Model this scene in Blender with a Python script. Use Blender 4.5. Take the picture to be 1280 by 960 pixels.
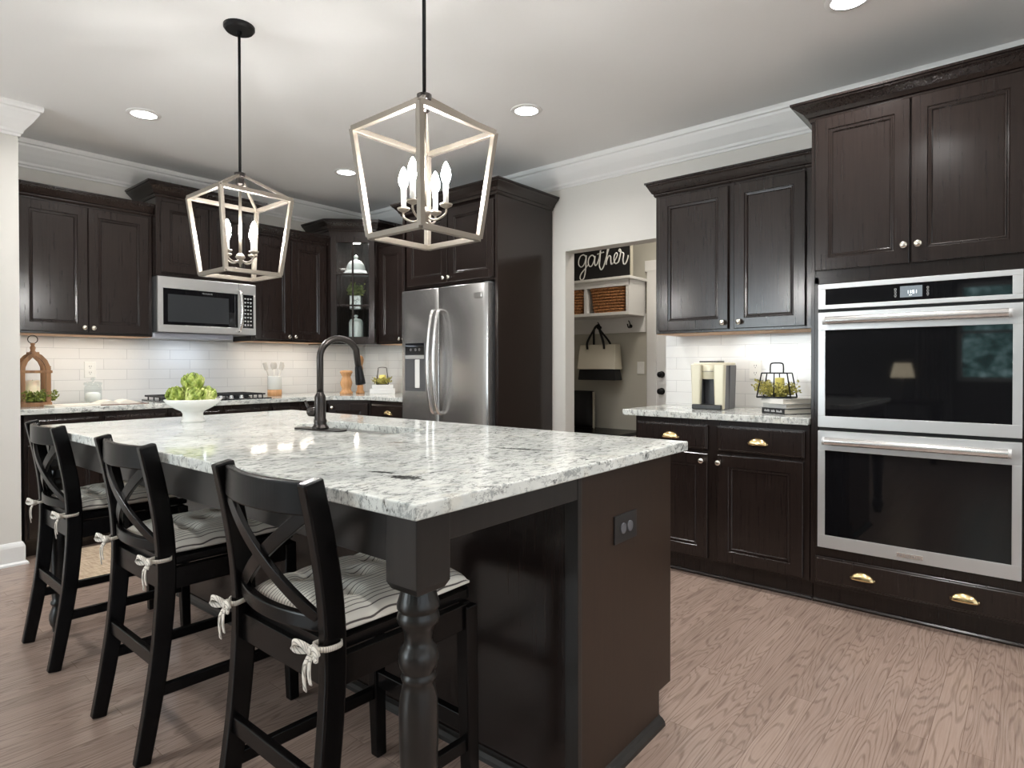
import bpy, bmesh, math, random
from mathutils import Vector, Matrix
from mathutils.geometry import tessellate_polygon
random.seed(7)
S = bpy.context.scene
for o in list(bpy.data.objects): bpy.data.objects.remove(o)
PI = math.pi

# ------------------------------------------------------------------ camera
cam_d = bpy.data.cameras.new('camera'); cam = bpy.data.objects.new('camera', cam_d)
S.collection.objects.link(cam); S.camera = cam
yaw, pitch, roll = map(math.radians, (49.71, -0.535, -0.067))
fw = Vector((math.sin(yaw)*math.cos(pitch), math.cos(yaw)*math.cos(pitch), math.sin(pitch)))
rt = Vector((math.cos(yaw), -math.sin(yaw), 0)); up = rt.cross(fw)
r2 = rt*math.cos(roll)+up*math.sin(roll); u2 = -rt*math.sin(roll)+up*math.cos(roll)
m = Matrix.Identity(4)
for i in range(3):
    m[i][0] = r2[i]; m[i][1] = u2[i]; m[i][2] = -fw[i]
m[2][3] = 1.17
cam.matrix_world = m
cam_d.sensor_width = 36; cam_d.lens = 36*770.5/1280; cam_d.shift_y = -15.5/1280
cam_d.clip_start = 0.05

# ------------------------------------------------------------------ world, exposure
S.view_settings.view_transform = 'Standard'; S.view_settings.look = 'None'
S.view_settings.gamma = 1; S.view_settings.use_curve_mapping = False
S.view_settings.exposure = 0.20
w = bpy.data.worlds.new('world'); S.world = w; w.use_nodes = True
nt = w.node_tree; bg = nt.nodes['Background']
sky = nt.nodes.new('ShaderNodeTexSky'); sky.sky_type = 'HOSEK_WILKIE'; sky.turbidity = 4; sky.sun_direction = (-0.2, -0.6, 0.75)
nt.links.new(sky.outputs[0], bg.inputs[0]); bg.inputs[1].default_value = 5.0
sun_d = bpy.data.lights.new('sun', 'SUN'); sun_d.energy = 22; sun_d.angle = .01; sun_o = bpy.data.objects.new('sun', sun_d); S.collection.objects.link(sun_o)
sun_o.rotation_euler = (0, math.radians(42), 0)   # from the east: reaches the garden, not the room

def area(name, loc, rot, sx, sy, power, col=(1, 1, 1), shape='RECTANGLE', spread=PI):
    l = bpy.data.lights.new(name, 'AREA'); l.shape = shape; l.size = sx
    if shape in ('RECTANGLE', 'ELLIPSE'): l.size_y = sy
    l.energy = power; l.color = col; l.spread = spread
    o = bpy.data.objects.new(name, l); o.location = loc; o.rotation_euler = rot
    S.collection.objects.link(o); return o
DAY = (0.86, 0.94, 1.0)
WARM = (1.0, 0.90, 0.78)
# area lamps added as fill, standing in for daylight through windows out of view
area('window_daylight', (-1.2, -3.9, 1.5), (-PI/2, 0, 0), 3.0, 1.8, 150, DAY)
area('window_daylight', (2.0, -3.9, 1.5), (-PI/2, 0, 0), 1.6, 1.8, 80, DAY)
area('window_daylight', (-3.9, 3.45, 1.45), (0, -PI/2, 0), 1.8, 1.6, 95, DAY)
CANS = [(1.42, 4.13), (2.885, 2.33), (2.875, 4.15), (2.89, 0.60), (1.42, 0.50), (-0.2, 2.4), (-0.2, -0.2), (2.89, -1.2), (1.42, -1.2)]
for x, y in CANS:
    area('downlight_beam', (x, y, 2.672), (0, 0, 0), .13, .13, 11, (1, .985, .96), 'DISK', math.radians(150))
UCL = .42
for x in (1.12, 1.38, 1.62): area('under_cabinet_light', (x, 5.06, 1.372), (0, 0, 0), .14, .03, UCL, WARM)
for x in (2.62, 2.86, 3.08): area('under_cabinet_light', (x, 5.06, 1.366), (0, 0, 0), .14, .03, UCL, WARM)
area('under_cabinet_light', (3.50, 4.90, 1.355), (0, 0, PI/4), .14, .03, UCL*1.6, WARM)
area('under_cabinet_light', (3.68, 4.25, 1.355), (0, 0, 0), .03, .14, UCL*1.3, WARM)
for y in (1.05, 1.33, 1.62): area('under_cabinet_light', (3.70, y, 1.345), (0, 0, 0), .03, .16, UCL, (1, .95, .88))
area('range_light', (2.05, 5.06, 1.380), (0, 0, 0), .25, .06, .8, (.76, .86, 1))
area('mudroom_ceiling_light', (4.6, 2.4, 2.66), (0, 0, 0), .3, .3, 9, (1, .92, .80), 'DISK')
area('cabinet_puck_beam', (3.50, 4.88, 2.325), (0, 0, 0), .06, .06, 4.5, (1, .98, .95), 'DISK')

# ------------------------------------------------------------------ materials
def srgb(c): return tuple(((v/255)/12.92 if v/255 <= .04045 else ((v/255+.055)/1.055)**2.4) for v in c)+(1,)
def mat(name, col, rough=.5, metal=0, **k):
    M = bpy.data.materials.new(name); M.use_nodes = True
    b = M.node_tree.nodes['Principled BSDF']
    b.inputs['Base Color'].default_value = col if len(col) == 4 else tuple(col)+(1,)
    b.inputs['Roughness'].default_value = rough; b.inputs['Metallic'].default_value = metal
    for a, v in k.items(): b.inputs[a.replace('_', ' ')].default_value = v
    return M
def N(M, t, **k):
    n = M.node_tree.nodes.new(t)
    for a, v in k.items(): setattr(n, a, v)
    return n
def L(M, a, b): M.node_tree.links.new(a, b)
def P(M): return M.node_tree.nodes['Principled BSDF']
def coords(M, scale=(1, 1, 1), kind='Object', rot=(0, 0, 0)):
    t = N(M, 'ShaderNodeTexCoord'); mp = N(M, 'ShaderNodeMapping')
    mp.inputs['Scale'].default_value = scale; mp.inputs['Rotation'].default_value = rot
    L(M, t.outputs[kind], mp.inputs[0]); return mp.outputs[0]
def ramp(M, fac, stops):
    r = N(M, 'ShaderNodeValToRGB'); e = r.color_ramp.elements
    while len(e) < len(stops): e.new(.5)
    for i, (p, c) in enumerate(stops): e[i].position = p; e[i].color = c
    L(M, fac, r.inputs[0]); return r.outputs[0]
def noise(M, vec, scale, detail=4, rough=.55, dist=0):
    n = N(M, 'ShaderNodeTexNoise'); n.inputs['Scale'].default_value = scale; n.inputs['Detail'].default_value = detail
    n.inputs['Roughness'].default_value = rough; n.inputs['Distortion'].default_value = dist
    L(M, vec, n.inputs['Vector']); return n.outputs['Fac']
def mix(M, fac, a, b, mode='MIX'):
    n = N(M, 'ShaderNodeMix', data_type='RGBA', blend_type=mode)
    if isinstance(fac, (int, float)): n.inputs[0].default_value = fac
    else: L(M, fac, n.inputs[0])
    for i, v in ((6, a), (7, b)):
        if isinstance(v, tuple): n.inputs[i].default_value = v
        else: L(M, v, n.inputs[i])
    return n.outputs[2]
def bump(M, h, s=.2, d=.002):
    b = N(M, 'ShaderNodeBump'); b.inputs['Strength'].default_value = s; b.inputs['Distance'].default_value = d
    L(M, h, b.inputs['Height']); L(M, b.outputs[0], P(M).inputs['Normal'])
def wood(name, c1, c2, rough, scale=(30, 30, 2.0), rr=.02, coat=.0, spec=.5):
    M = mat(name, c1, rough); v = coords(M, scale)
    n = noise(M, v, 1.6, 6, .6, .2)
    L(M, ramp(M, n, [(.3, c1), (.7, c2)]), P(M).inputs['Base Color'])
    if rr:
        mr = N(M, 'ShaderNodeMapRange'); mr.inputs[3].default_value = rough-rr; mr.inputs[4].default_value = rough+rr
        L(M, n, mr.inputs[0]); L(M, mr.outputs[0], P(M).inputs['Roughness'])
    P(M).inputs['Specular IOR Level'].default_value = spec
    P(M).inputs['Coat Weight'].default_value = coat; P(M).inputs['Coat Roughness'].default_value = .22
    return M
M_ESP = wood('espresso_wood', srgb((32, 25, 23)), srgb((39, 31, 28)), .20, spec=.42, scale=(70, 70, 2.5))
M_ESPD = wood('espresso_panel_wood', srgb((48, 36, 29)), srgb((55, 42, 33)), .36, spec=.25, scale=(60, 60, 2))
M_CHAR = wood('charcoal_painted_wood', srgb((34, 32, 30)), srgb((40, 37, 35)), .30, spec=.35)
M_BLK = wood('black_stool_wood', srgb((10, 9, 9)), srgb((14, 12, 12)), .26, spec=.18)
M_TAN = wood('natural_wood', srgb((176, 126, 80)), srgb((206, 158, 110)), .5)
M_BROWN = wood('carved_brown_wood', srgb((112, 78, 50)), srgb((158, 116, 78)), .55)
M_UNDER = wood('cabinet_underside_maple', srgb((190, 150, 112)), srgb((205, 165, 128)), .5, scale=(2, 30, 30))
M_WALL = mat('painted_drywall', srgb((216, 213, 207)), .75)
v = coords(M_WALL); bump(M_WALL, noise(M_WALL, v, 260, 3), .05, .0006)
M_MUD = mat('mudroom_greige_paint', srgb((190, 187, 176)), .75)
M_WEST = mat('dark_grey_paint', srgb((92, 94, 94)), .75)  # west wall kept dark in colour to dim its reflection in the oven glass
M_CEIL = mat('ceiling_paint', srgb((236, 236, 235)), .8)
v = coords(M_CEIL); bump(M_CEIL, noise(M_CEIL, v, 200, 3), .05, .0006)
M_TRIM = mat('white_trim_paint', srgb((233, 232, 230)), .4)
M_PLATE = mat('white_plastic', srgb((236, 236, 232)), .35)
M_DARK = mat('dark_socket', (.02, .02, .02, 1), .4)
M_CER = mat('white_ceramic', srgb((236, 235, 230)), .16)
M_BLKM = mat('black_metal', (.012, .012, .013, 1), .38, .6)
M_BRZ = mat('dark_bronze_metal', srgb((66, 62, 60)), .3, .85)
M_LANT = mat('brushed_pewter_metal', srgb((142, 134, 124)), .40, .75)
M_BRASS = mat('brushed_brass', srgb((226, 200, 150)), .24, 1)
M_NICK = mat('satin_nickel', srgb((226, 220, 208)), .25, 1)
def steel(name, col, rough, sc, met=.85):
    M = mat(name, col, rough, met); v = coords(M, sc); n = noise(M, v, 3, 3, .6)
    mr = N(M, 'ShaderNodeMapRange'); mr.inputs[3].default_value = rough-.03; mr.inputs[4].default_value = rough+.03
    L(M, n, mr.inputs[0]); L(M, mr.outputs[0], P(M).inputs['Roughness'])
    return M
M_STEEL = steel('brushed_stainless', srgb((206, 205, 203)), .30, (2, 2, 20), .72)
M_STEELV = steel('brushed_stainless_vertical', srgb((176, 174, 172)), .24, (260, 260, 2))
M_OVSTEEL = steel('oven_stainless', srgb((206, 207, 207)), .40, (2, 2, 30), .62)
M_CHROME = mat('polished_steel', srgb((220, 218, 216)), .22, .85)
M_FSIDE = mat('grey_appliance_side', srgb((96, 97, 99)), .4, .3)
M_VENT = mat('pale_grey_enamel', srgb((188, 192, 204)), .35)
M_UTEN = mat('greyish_white_silicone', srgb((206, 202, 194)), .5)
M_GASK = mat('dark_gasket', (.01, .01, .01, 1), .6)
M_OGLASS = mat('black_oven_glass', (.006, .006, .007, 1), .035)
P(M_OGLASS).inputs['Specular IOR Level'].default_value = .5
M_MGLASS = mat('microwave_window_glass', srgb((52, 54, 56)), .12)
M_DISP = mat('lit_display', srgb((110, 118, 124)), .2); P(M_DISP).inputs['Emission Color'].default_value = srgb((120, 130, 138)); P(M_DISP).inputs['Emission Strength'].default_value = .35
M_DIG = mat('display_digits', (1, 1, 1, 1), .4); P(M_DIG).inputs['Emission Color'].default_value = (.85, .95, 1, 1); P(M_DIG).inputs['Emission Strength'].default_value = 1.4
M_MARK = mat('printed_white_marks', srgb((200, 200, 200)), .5)
M_BULB = mat('glowing_candle_bulb', (1, 1, 1, 1), .3); P(M_BULB).inputs['Emission Color'].default_value = (1, .975, .94, 1); P(M_BULB).inputs['Emission Strength'].default_value = 330
M_CAN = mat('glowing_downlight_lens', (1, 1, 1, 1), .3); P(M_CAN).inputs['Emission Color'].default_value = (1, .97, .93, 1); P(M_CAN).inputs['Emission Strength'].default_value = 14
M_SHADE = mat('lit_lamp_shade', srgb((235, 220, 190)), .8); P(M_SHADE).inputs['Emission Color'].default_value = (1, .86, .62, 1); P(M_SHADE).inputs['Emission Strength'].default_value = 3
M_CANDLE = mat('cream_wax', srgb((240, 228, 196)), .45); P(M_CANDLE).inputs['Subsurface Weight'].default_value = .2; P(M_CANDLE).inputs['Subsurface Scale'].default_value = .02
M_YWAX = mat('yellow_wax', srgb((232, 220, 120)), .45)
M_LEAF = mat('green_leaves', srgb((112, 128, 58)), .55); v = coords(M_LEAF); L(M_LEAF, ramp(M_LEAF, noise(M_LEAF, v, 60), [(.35, srgb((70, 88, 34))), (.65, srgb((150, 158, 70)))]), P(M_LEAF).inputs['Base Color'])
M_LEAFY = mat('yellow_green_leaves', srgb((150, 146, 60)), .55); v = coords(M_LEAFY); L(M_LEAFY, ramp(M_LEAFY, noise(M_LEAFY, v, 60), [(.35, srgb((92, 88, 32))), (.65, srgb((214, 204, 112)))]), P(M_LEAFY).inputs['Base Color'])
M_DLEAF = mat('dark_green_leaves', srgb((66, 78, 62)), .6)
M_ARTI = mat('artichoke_green', srgb((160, 176, 84)), .5); v = coords(M_ARTI); L(M_ARTI, ramp(M_ARTI, noise(M_ARTI, v, 26, 3), [(.32, srgb((104, 128, 40))), (.5, srgb((166, 182, 86))), (.68, srgb((220, 222, 150)))]), P(M_ARTI).inputs['Base Color'])
M_CANVAS = mat('natural_canvas', srgb((206, 200, 184)), .85)
M_BCANVAS = mat('black_canvas', srgb((24, 24, 26)), .85)
M_IRON = mat('cast_iron_grate', (.012, .012, .014, 1), .5)
M_COOKTOP = mat('black_cooktop_glass', (.012, .012, .014, 1), .15)
M_KEUR = mat('champagne_plastic', srgb((214, 207, 184)), .32, .15)
M_KSIDE = mat('grey_plastic', srgb((92, 92, 96)), .4)
M_KBLK = mat('black_plastic', srgb((34, 33, 34)), .35)
M_KIN = mat('dark_grey_recess', srgb((66, 66, 70)), .4)
M_PAPER = mat('paper_pages', srgb((232, 226, 214)), .8)
M_COVW = mat('white_book_cover', srgb((226, 223, 218)), .5)
M_COVG = mat('pale_grey_book_cover', srgb((196, 196, 194)), .5)
M_COVB = mat('black_book_cover', srgb((30, 30, 32)), .45)
M_COVT = mat('tan_book_cover', srgb((118, 88, 74)), .5)
M_CURT = mat('grey_curtain_fabric', srgb((120, 122, 122)), .9)
M_SOFA = mat('dark_fabric', srgb((40, 38, 38)), .9)
M_RIBBON = mat('cream_ribbon', srgb((222, 214, 200)), .8)
v = coords(M_RIBBON); wv = N(M_RIBBON, 'ShaderNodeTexWave'); wv.inputs['Scale'].default_value = 90; L(M_RIBBON, v, wv.inputs['Vector'])
L(M_RIBBON, ramp(M_RIBBON, wv.outputs['Fac'], [(.05, srgb((150, 142, 132))), (.2, srgb((226, 218, 206)))]), P(M_RIBBON).inputs['Base Color'])

def thin_glass(name, tint=(1, 1, 1, 1), gl=.12):
    M = bpy.data.materials.new(name); M.use_nodes = True; t = M.node_tree; t.nodes.clear()
    o = t.nodes.new('ShaderNodeOutputMaterial'); a = t.nodes.new('ShaderNodeBsdfTransparent'); g = t.nodes.new('ShaderNodeBsdfGlossy')
    a.inputs[0].default_value = tint; g.inputs['Roughness'].default_value = .03
    lw = t.nodes.new('ShaderNodeLayerWeight'); lw.inputs[0].default_value = .25
    pw = t.nodes.new('ShaderNodeMath'); pw.operation = 'POWER'; pw.inputs[1].default_value = 1.6; t.links.new(lw.outputs['Facing'], pw.inputs[0])
    f = t.nodes.new('ShaderNodeMath'); f.operation = 'MULTIPLY_ADD'; f.inputs[1].default_value = .5; f.inputs[2].default_value = .035; t.links.new(pw.outputs[0], f.inputs[0])
    mx = t.nodes.new('ShaderNodeMixShader'); t.links.new(f.outputs[0], mx.inputs[0]); t.links.new(a.outputs[0], mx.inputs[1]); t.links.new(g.outputs[0], mx.inputs[2])
    t.links.new(mx.outputs[0], o.inputs[0]); return M
M_GLASS = thin_glass('clear_glass', (.92, .95, .95, 1))

# granite
BLOTS = [(.178, .237, .028, .075, .25), (.190, .33, .012, .05, .25), (.73, .325, .014, .14, .29), (.60, .75, .012, .05, .6)]
M_GRAN = mat('speckled_white_granite', srgb((205, 205, 198)), .07)
g = M_GRAN; v = coords(g, (1, 1, 1)); vs = coords(g, (1.0, 2.4, 1.6), rot=(0, 0, .5))
base = ramp(g, noise(g, v, 6, 6, .6, .3), [(.35, srgb((192, 195, 192))), (.5, srgb((214, 216, 211))), (.65, srgb((230, 231, 226)))])
grey = ramp(g, noise(g, vs, 22, 9, .8, .4), [(.515, (0, 0, 0, 1)), (.57, (.8, .8, .8, 1))])
c = mix(g, grey, base, srgb((140, 144, 142)))
fl = ramp(g, noise(g, vs, 30, 11, .84, .2), [(.555, (0, 0, 0, 1)), (.585, (1, 1, 1, 1))])
msk = ramp(g, noise(g, v, 9, 3, .5), [(.40, (.1, .1, .1, 1)), (.50, (1, 1, 1, 1))])
c = mix(g, mix(g, 1.0, fl, msk, 'MULTIPLY'), c, srgb((34, 34, 35)))
big = ramp(g, noise(g, coords(g, (1, 2.2, 1.6), rot=(0, 0, .35)), 8, 10, .74, .3), [(.64, (0, 0, 0, 1)), (.66, (.95, .95, .95, 1))])
c = mix(g, big, c, srgb((38, 40, 40)))
cr = ramp(g, noise(g, v, 14, 4, .5), [(.58, (0, 0, 0, 1)), (.72, (.35, .35, .35, 1))])
c = mix(g, cr, c, srgb((214, 208, 192)))
P(g).inputs['Specular IOR Level'].default_value = .35
def blot(c, cx_, cy_, sx_, sy_, rot_):
    t_ = N(g, 'ShaderNodeTexCoord'); m_ = N(g, 'ShaderNodeMapping'); m_.vector_type = 'TEXTURE'
    m_.inputs['Location'].default_value = (cx_, cy_, .9); m_.inputs['Rotation'].default_value = (0, 0, rot_); m_.inputs['Scale'].default_value = (sx_, sy_, .5)
    L(g, t_.outputs['Object'], m_.inputs[0])
    ln = N(g, 'ShaderNodeVectorMath', operation='LENGTH'); L(g, m_.outputs[0], ln.inputs[0])
    nz = noise(g, t_.outputs['Object'], 60, 8, .8); a_ = N(g, 'ShaderNodeMath', operation='MULTIPLY_ADD'); a_.inputs[1].default_value = 3.2; L(g, nz, a_.inputs[0]); L(g, ln.outputs['Value'], a_.inputs[2])
    return mix(g, ramp(g, sub_(a_.outputs[0]), [(.40, (.95, .95, .95, 1)), (.5, (0, 0, 0, 1))]), c, srgb((36, 38, 38)))
def sub_(x):
    n_ = N(g, 'ShaderNodeMath', operation='MULTIPLY_ADD'); n_.inputs[1].default_value = .35; n_.inputs[2].default_value = -.35; L(g, x, n_.inputs[0]); return n_.outputs[0]
for bl in BLOTS: c = blot(c, *bl)
L(g, c, P(g).inputs['Base Color'])

# oak strip floor, boards along world X
M_FLOOR = mat('oak_floor', srgb((150, 124, 110)), .24); g = M_FLOOR
v0 = coords(g, (1, 1, 1)); br = N(g, 'ShaderNodeTexBrick'); L(g, v0, br.inputs['Vector'])
br.inputs['Scale'].default_value = 1; br.inputs['Brick Width'].default_value = 1.15; br.inputs['Row Height'].default_value = .083
br.inputs['Mortar Size'].default_value = .0008; br.inputs['Mortar Smooth'].default_value = .3; br.offset = .37; br.squash = 1
br.inputs['Color1'].default_value = (0, 0, 0, 1); br.inputs['Color2'].default_value = (1, 1, 1, 1); br.inputs['Mortar'].default_value = (.5, .5, .5, 1)
sep = N(g, 'ShaderNodeSeparateColor'); L(g, br.outputs['Color'], sep.inputs[0])
# grain shifted per board
cmb = N(g, 'ShaderNodeCombineXYZ'); mu = N(g, 'ShaderNodeMath', operation='MULTIPLY'); mu.inputs[1].default_value = 7.3
L(g, sep.outputs[0], mu.inputs[0]); L(g, mu.outputs[0], cmb.inputs[2])
ad = N(g, 'ShaderNodeVectorMath', operation='ADD'); L(g, coords(g, (.9, 8, 1)), ad.inputs[0]); L(g, cmb.outputs[0], ad.inputs[1])
wvn = noise(g, ad.outputs[0], 1.1, 2, .45, .2)
wm = N(g, 'ShaderNodeMath', operation='MULTIPLY'); wm.inputs[1].default_value = 150; L(g, wvn, wm.inputs[0])
s0 = N(g, 'ShaderNodeMath', operation='SINE'); L(g, wm.outputs[0], s0.inputs[0])
ws = N(g, 'ShaderNodeMath', operation='MULTIPLY_ADD'); ws.inputs[1].default_value = .5; ws.inputs[2].default_value = .5; L(g, s0.outputs[0], ws.inputs[0])
rings = ramp(g, ws.outputs[0], [(.0, (0, 0, 0, 1)), (.9, (1, 1, 1, 1))])
tone = ramp(g, sep.outputs[0], [(0, srgb((141, 121, 109))), (.5, srgb((150, 129, 117))), (1, srgb((158, 137, 124)))])
col = mix(g, ramp(g, ws.outputs[0], [(.0, (.5, .5, .5, 1)), (.36, (0, 0, 0, 1))]), tone, srgb((96, 76, 66)))
fine = noise(g, coords(g, (6, 160, 1)), 1, 4, .6)
col = mix(g, ramp(g, fine, [(.4, (0, 0, 0, 1)), (.75, (.5, .5, .5, 1))]), col, srgb((180, 160, 148)))
col = mix(g, br.outputs['Fac'], col, srgb((112, 92, 80)))
L(g, col, P(g).inputs['Base Color']); bump(g, rings, .05, .001)

def tile_mat(name, axis):
    M = mat(name, srgb((228, 228, 226)), .12)
    t = N(M, 'ShaderNodeTexCoord'); s = N(M, 'ShaderNodeSeparateXYZ'); L(M, t.outputs['Object'], s.inputs[0])
    c_ = N(M, 'ShaderNodeCombineXYZ'); L(M, s.outputs[axis], c_.inputs[0]); L(M, s.outputs['Z'], c_.inputs[1])
    b = N(M, 'ShaderNodeTexBrick'); L(M, c_.outputs[0], b.inputs['Vector']); b.inputs['Scale'].default_value = 1
    b.inputs['Brick Width'].default_value = .305; b.inputs['Row Height'].default_value = .0765; b.inputs['Mortar Size'].default_value = .0016
    b.inputs['Mortar Smooth'].default_value = .4
    b.inputs['Color1'].default_value = srgb((226, 226, 225)); b.inputs['Color2'].default_value = srgb((233, 233, 231)); b.inputs['Mortar'].default_value = srgb((196, 196, 196))
    L(M, b.outputs['Color'], P(M).inputs['Base Color'])
    iv = N(M, 'ShaderNodeMath', operation='SUBTRACT'); iv.inputs[0].default_value = 1; L(M, b.outputs['Fac'], iv.inputs[1])
    wv_ = noise(M, t.outputs['Object'], 12, 2, .5)
    ad_ = N(M, 'ShaderNodeMath', operation='ADD'); L(M, iv.outputs[0], ad_.inputs[0]); L(M, wv_, ad_.inputs[1])
    bump(M, ad_.outputs[0], .35, .002); return M
M_TILEA = tile_mat('white_subway_tile', 'X'); M_TILEB = tile_mat('white_subway_tile_side', 'Y')

# striped cushion cloth: fine dark pinstripes along local x
M_CUSH = mat('pinstriped_cushion_cloth', srgb((224, 218, 204)), .9); g = M_CUSH
v = coords(g); dn = N(g, 'ShaderNodeTexNoise'); dn.inputs['Scale'].default_value = 9; dn.inputs['Detail'].default_value = 1; L(g, v, dn.inputs['Vector'])
sc_ = N(g, 'ShaderNodeVectorMath', operation='SCALE'); sc_.inputs['Scale'].default_value = .012; L(g, dn.outputs['Color'], sc_.inputs[0])
ad = N(g, 'ShaderNodeVectorMath', operation='ADD'); L(g, v, ad.inputs[0]); L(g, sc_.outputs[0], ad.inputs[1])
s = N(g, 'ShaderNodeSeparateXYZ'); L(g, ad.outputs[0], s.inputs[0])
mm = N(g, 'ShaderNodeMath', operation='MULTIPLY'); mm.inputs[1].default_value = 2*PI/.0125; L(g, s.outputs['Y'], mm.inputs[0])
sn = N(g, 'ShaderNodeMath', operation='SINE'); L(g, mm.outputs[0], sn.inputs[0])
L(g, ramp(g, sn.outputs[0], [(.0, srgb((242, 237, 226))), (.84, srgb((234, 228, 216))), (.95, srgb((84, 78, 74)))]), P(g).inputs['Base Color'])

M_RATTAN = mat('woven_rattan', srgb((150, 98, 56)), .7); g = M_RATTAN
v = coords(g, (1, 1, 1)); n1 = noise(g, coords(g, (60, 60, 120)), 1, 3, .6)
L(g, ramp(g, n1, [(.35, srgb((84, 50, 28))), (.6, srgb((190, 132, 82)))]), P(g).inputs['Base Color']); bump(g, n1, .8, .006)
M_JUTE = mat('woven_jute_rug', srgb((186, 160, 132)), .95); g = M_JUTE
n1 = noise(g, coords(g, (8, 70, 1)), 1, 4, .6); n2 = noise(g, coords(g, (70, 8, 1)), 1, 4, .6)
L(g, mix(g, .5, ramp(g, n1, [(.3, srgb((146, 116, 92))), (.7, srgb((226, 208, 182)))]), ramp(g, n2, [(.3, srgb((140, 112, 90))), (.7, srgb((220, 198, 170)))])), P(g).inputs['Base Color']); bump(g, n1, .6, .004)
M_PATP = mat('patterned_planter_glaze', srgb((225, 224, 220)), .3); g = M_PATP
L(g, ramp(g, noise(g, coords(g, (1, 1, 1)), 45, 3, .6, 1.2), [(.55, srgb((230, 229, 225))), (.6, srgb((120, 122, 120)))]), P(g).inputs['Base Color'])
M_OUTSIDE = mat('leafy_garden', srgb((60, 90, 80)), .9); g = M_OUTSIDE
L(g, ramp(g, noise(g, coords(g), 7, 8, .8), [(.40, srgb((22, 46, 44))), (.5, srgb((60, 104, 100))), (.68, srgb((190, 222, 226)))]), P(g).inputs['Base Color'])

# ------------------------------------------------------------------ mesh helpers
def bm_(): return bmesh.new()
ORG = {}
def link(name, data, parent=None):
    o = bpy.data.objects.new(name, data); S.collection.objects.link(o)
    if parent is not None: o.parent = parent; ORG[o.name] = ORG[parent.name]
    else: ORG[o.name] = Vector((0, 0, 0))
    return o
def obj(name, bm, m, parent=None, bev=0, smooth=False, seg=2, ang=35, **props):
    """One mesh object. Geometry is given in world space (or in the thing's own space when the thing was made with local=True)."""
    bmesh.ops.recalc_face_normals(bm, faces=bm.faces)
    if parent is not None: bm.transform(Matrix.Translation(-ORG[parent.name]))
    me = bpy.data.meshes.new(name); bm.to_mesh(me); bm.free(); me.materials.append(m)
    for p in me.polygons: p.use_smooth = smooth
    o = link(name, me, parent)
    if bev:
        b = o.modifiers.new('bevel', 'BEVEL'); b.width = bev; b.segments = seg; b.limit_method = 'ANGLE'; b.angle_limit = math.radians(ang); b.harden_normals = False
    for k, v_ in props.items(): o[k] = v_
    return o
def thing(name, label, cat, loc=(0, 0, 0), rz=0, group=None, local=False):
    o = link(name, None); o.location = loc; o.rotation_euler = (0, 0, rz)
    ORG[o.name] = Vector((0, 0, 0)) if local else Vector(loc)
    o['label'] = label; o['category'] = cat
    if group: o['group'] = group
    return o
def tag(o, label, cat, group=None):
    o['label'] = label; o['category'] = cat
    if group: o['group'] = group
    return o
def struct(name, bm, m, bev=0, parent=None, smooth=False):
    o = obj(name, bm, m, parent, bev=bev, smooth=smooth)
    if parent is None: o['kind'] = 'structure'
    return o
def copy_tree(o, parent=None):
    c = o.copy(); S.collection.objects.link(c)
    if parent: c.parent = parent
    for ch in [x for x in bpy.data.objects if x.parent == o]: copy_tree(ch, c)
    return c
def box(bm, x0, x1, y0, y1, z0, z1, M=None):
    vs = [bm.verts.new(p) for p in ((x0, y0, z0), (x1, y0, z0), (x1, y1, z0), (x0, y1, z0), (x0, y0, z1), (x1, y0, z1), (x1, y1, z1), (x0, y1, z1))]
    for f in ((0, 3, 2, 1), (4, 5, 6, 7), (0, 1, 5, 4), (1, 2, 6, 5), (2, 3, 7, 6), (3, 0, 4, 7)): bm.faces.new([vs[i] for i in f])
    if M is not None: bmesh.ops.transform(bm, matrix=M, verts=vs)
    return bm
def mkbox(*a): return box(bm_(), *a)
def lathe(bm, prof, c=(0, 0, 0), seg=28, M=None, cap=True):
    rings = []; new = []
    for r, z in prof:
        ring = [bm.verts.new((c[0]+r*math.cos(2*PI*i/seg), c[1]+r*math.sin(2*PI*i/seg), c[2]+z)) for i in range(seg)]
        rings.append(ring); new += ring
    for a, b in zip(rings, rings[1:]):
        for i in range(seg): bm.faces.new((a[i], a[(i+1) % seg], b[(i+1) % seg], b[i]))
    if cap:
        bm.faces.new(rings[0][::-1]); bm.faces.new(rings[-1])
    if M is not None: bmesh.ops.transform(bm, matrix=M, verts=new)
    return bm
def tube(bm, pts, r, seg=8, rx=None, closed=False):
    """round (or, with rx, flattened) bar along a polyline"""
    pts = [Vector(p) for p in pts]; n = len(pts); rings = []; prev = None
    rs = r if isinstance(r, (list, tuple)) else [r]*n
    for i, p in enumerate(pts):
        if closed: t = (pts[(i+1) % n]-pts[i-1]).normalized()
        else: t = (pts[min(i+1, n-1)]-pts[max(i-1, 0)]).normalized()
        if prev is None:
            a = Vector((0, 0, 1)) if abs(t.z) < .9 else Vector((1, 0, 0)); u = (a-a.dot(t)*t).normalized()
        else: u = (prev-prev.dot(t)*t).normalized()
        prev = u; w_ = t.cross(u)
        rings.append([bm.verts.new(p+u*math.cos(2*PI*k/seg)*rs[i]+w_*math.sin(2*PI*k/seg)*(rx or rs[i])) for k in range(seg)])
    pr = list(zip(rings, rings[1:]))+([(rings[-1], rings[0])] if closed else [])
    for a, b in pr:
        for i in range(seg): bm.faces.new((a[i], a[(i+1) % seg], b[(i+1) % seg], b[i]))
    if not closed: bm.faces.new(rings[0][::-1]); bm.faces.new(rings[-1])
    return bm
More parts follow.
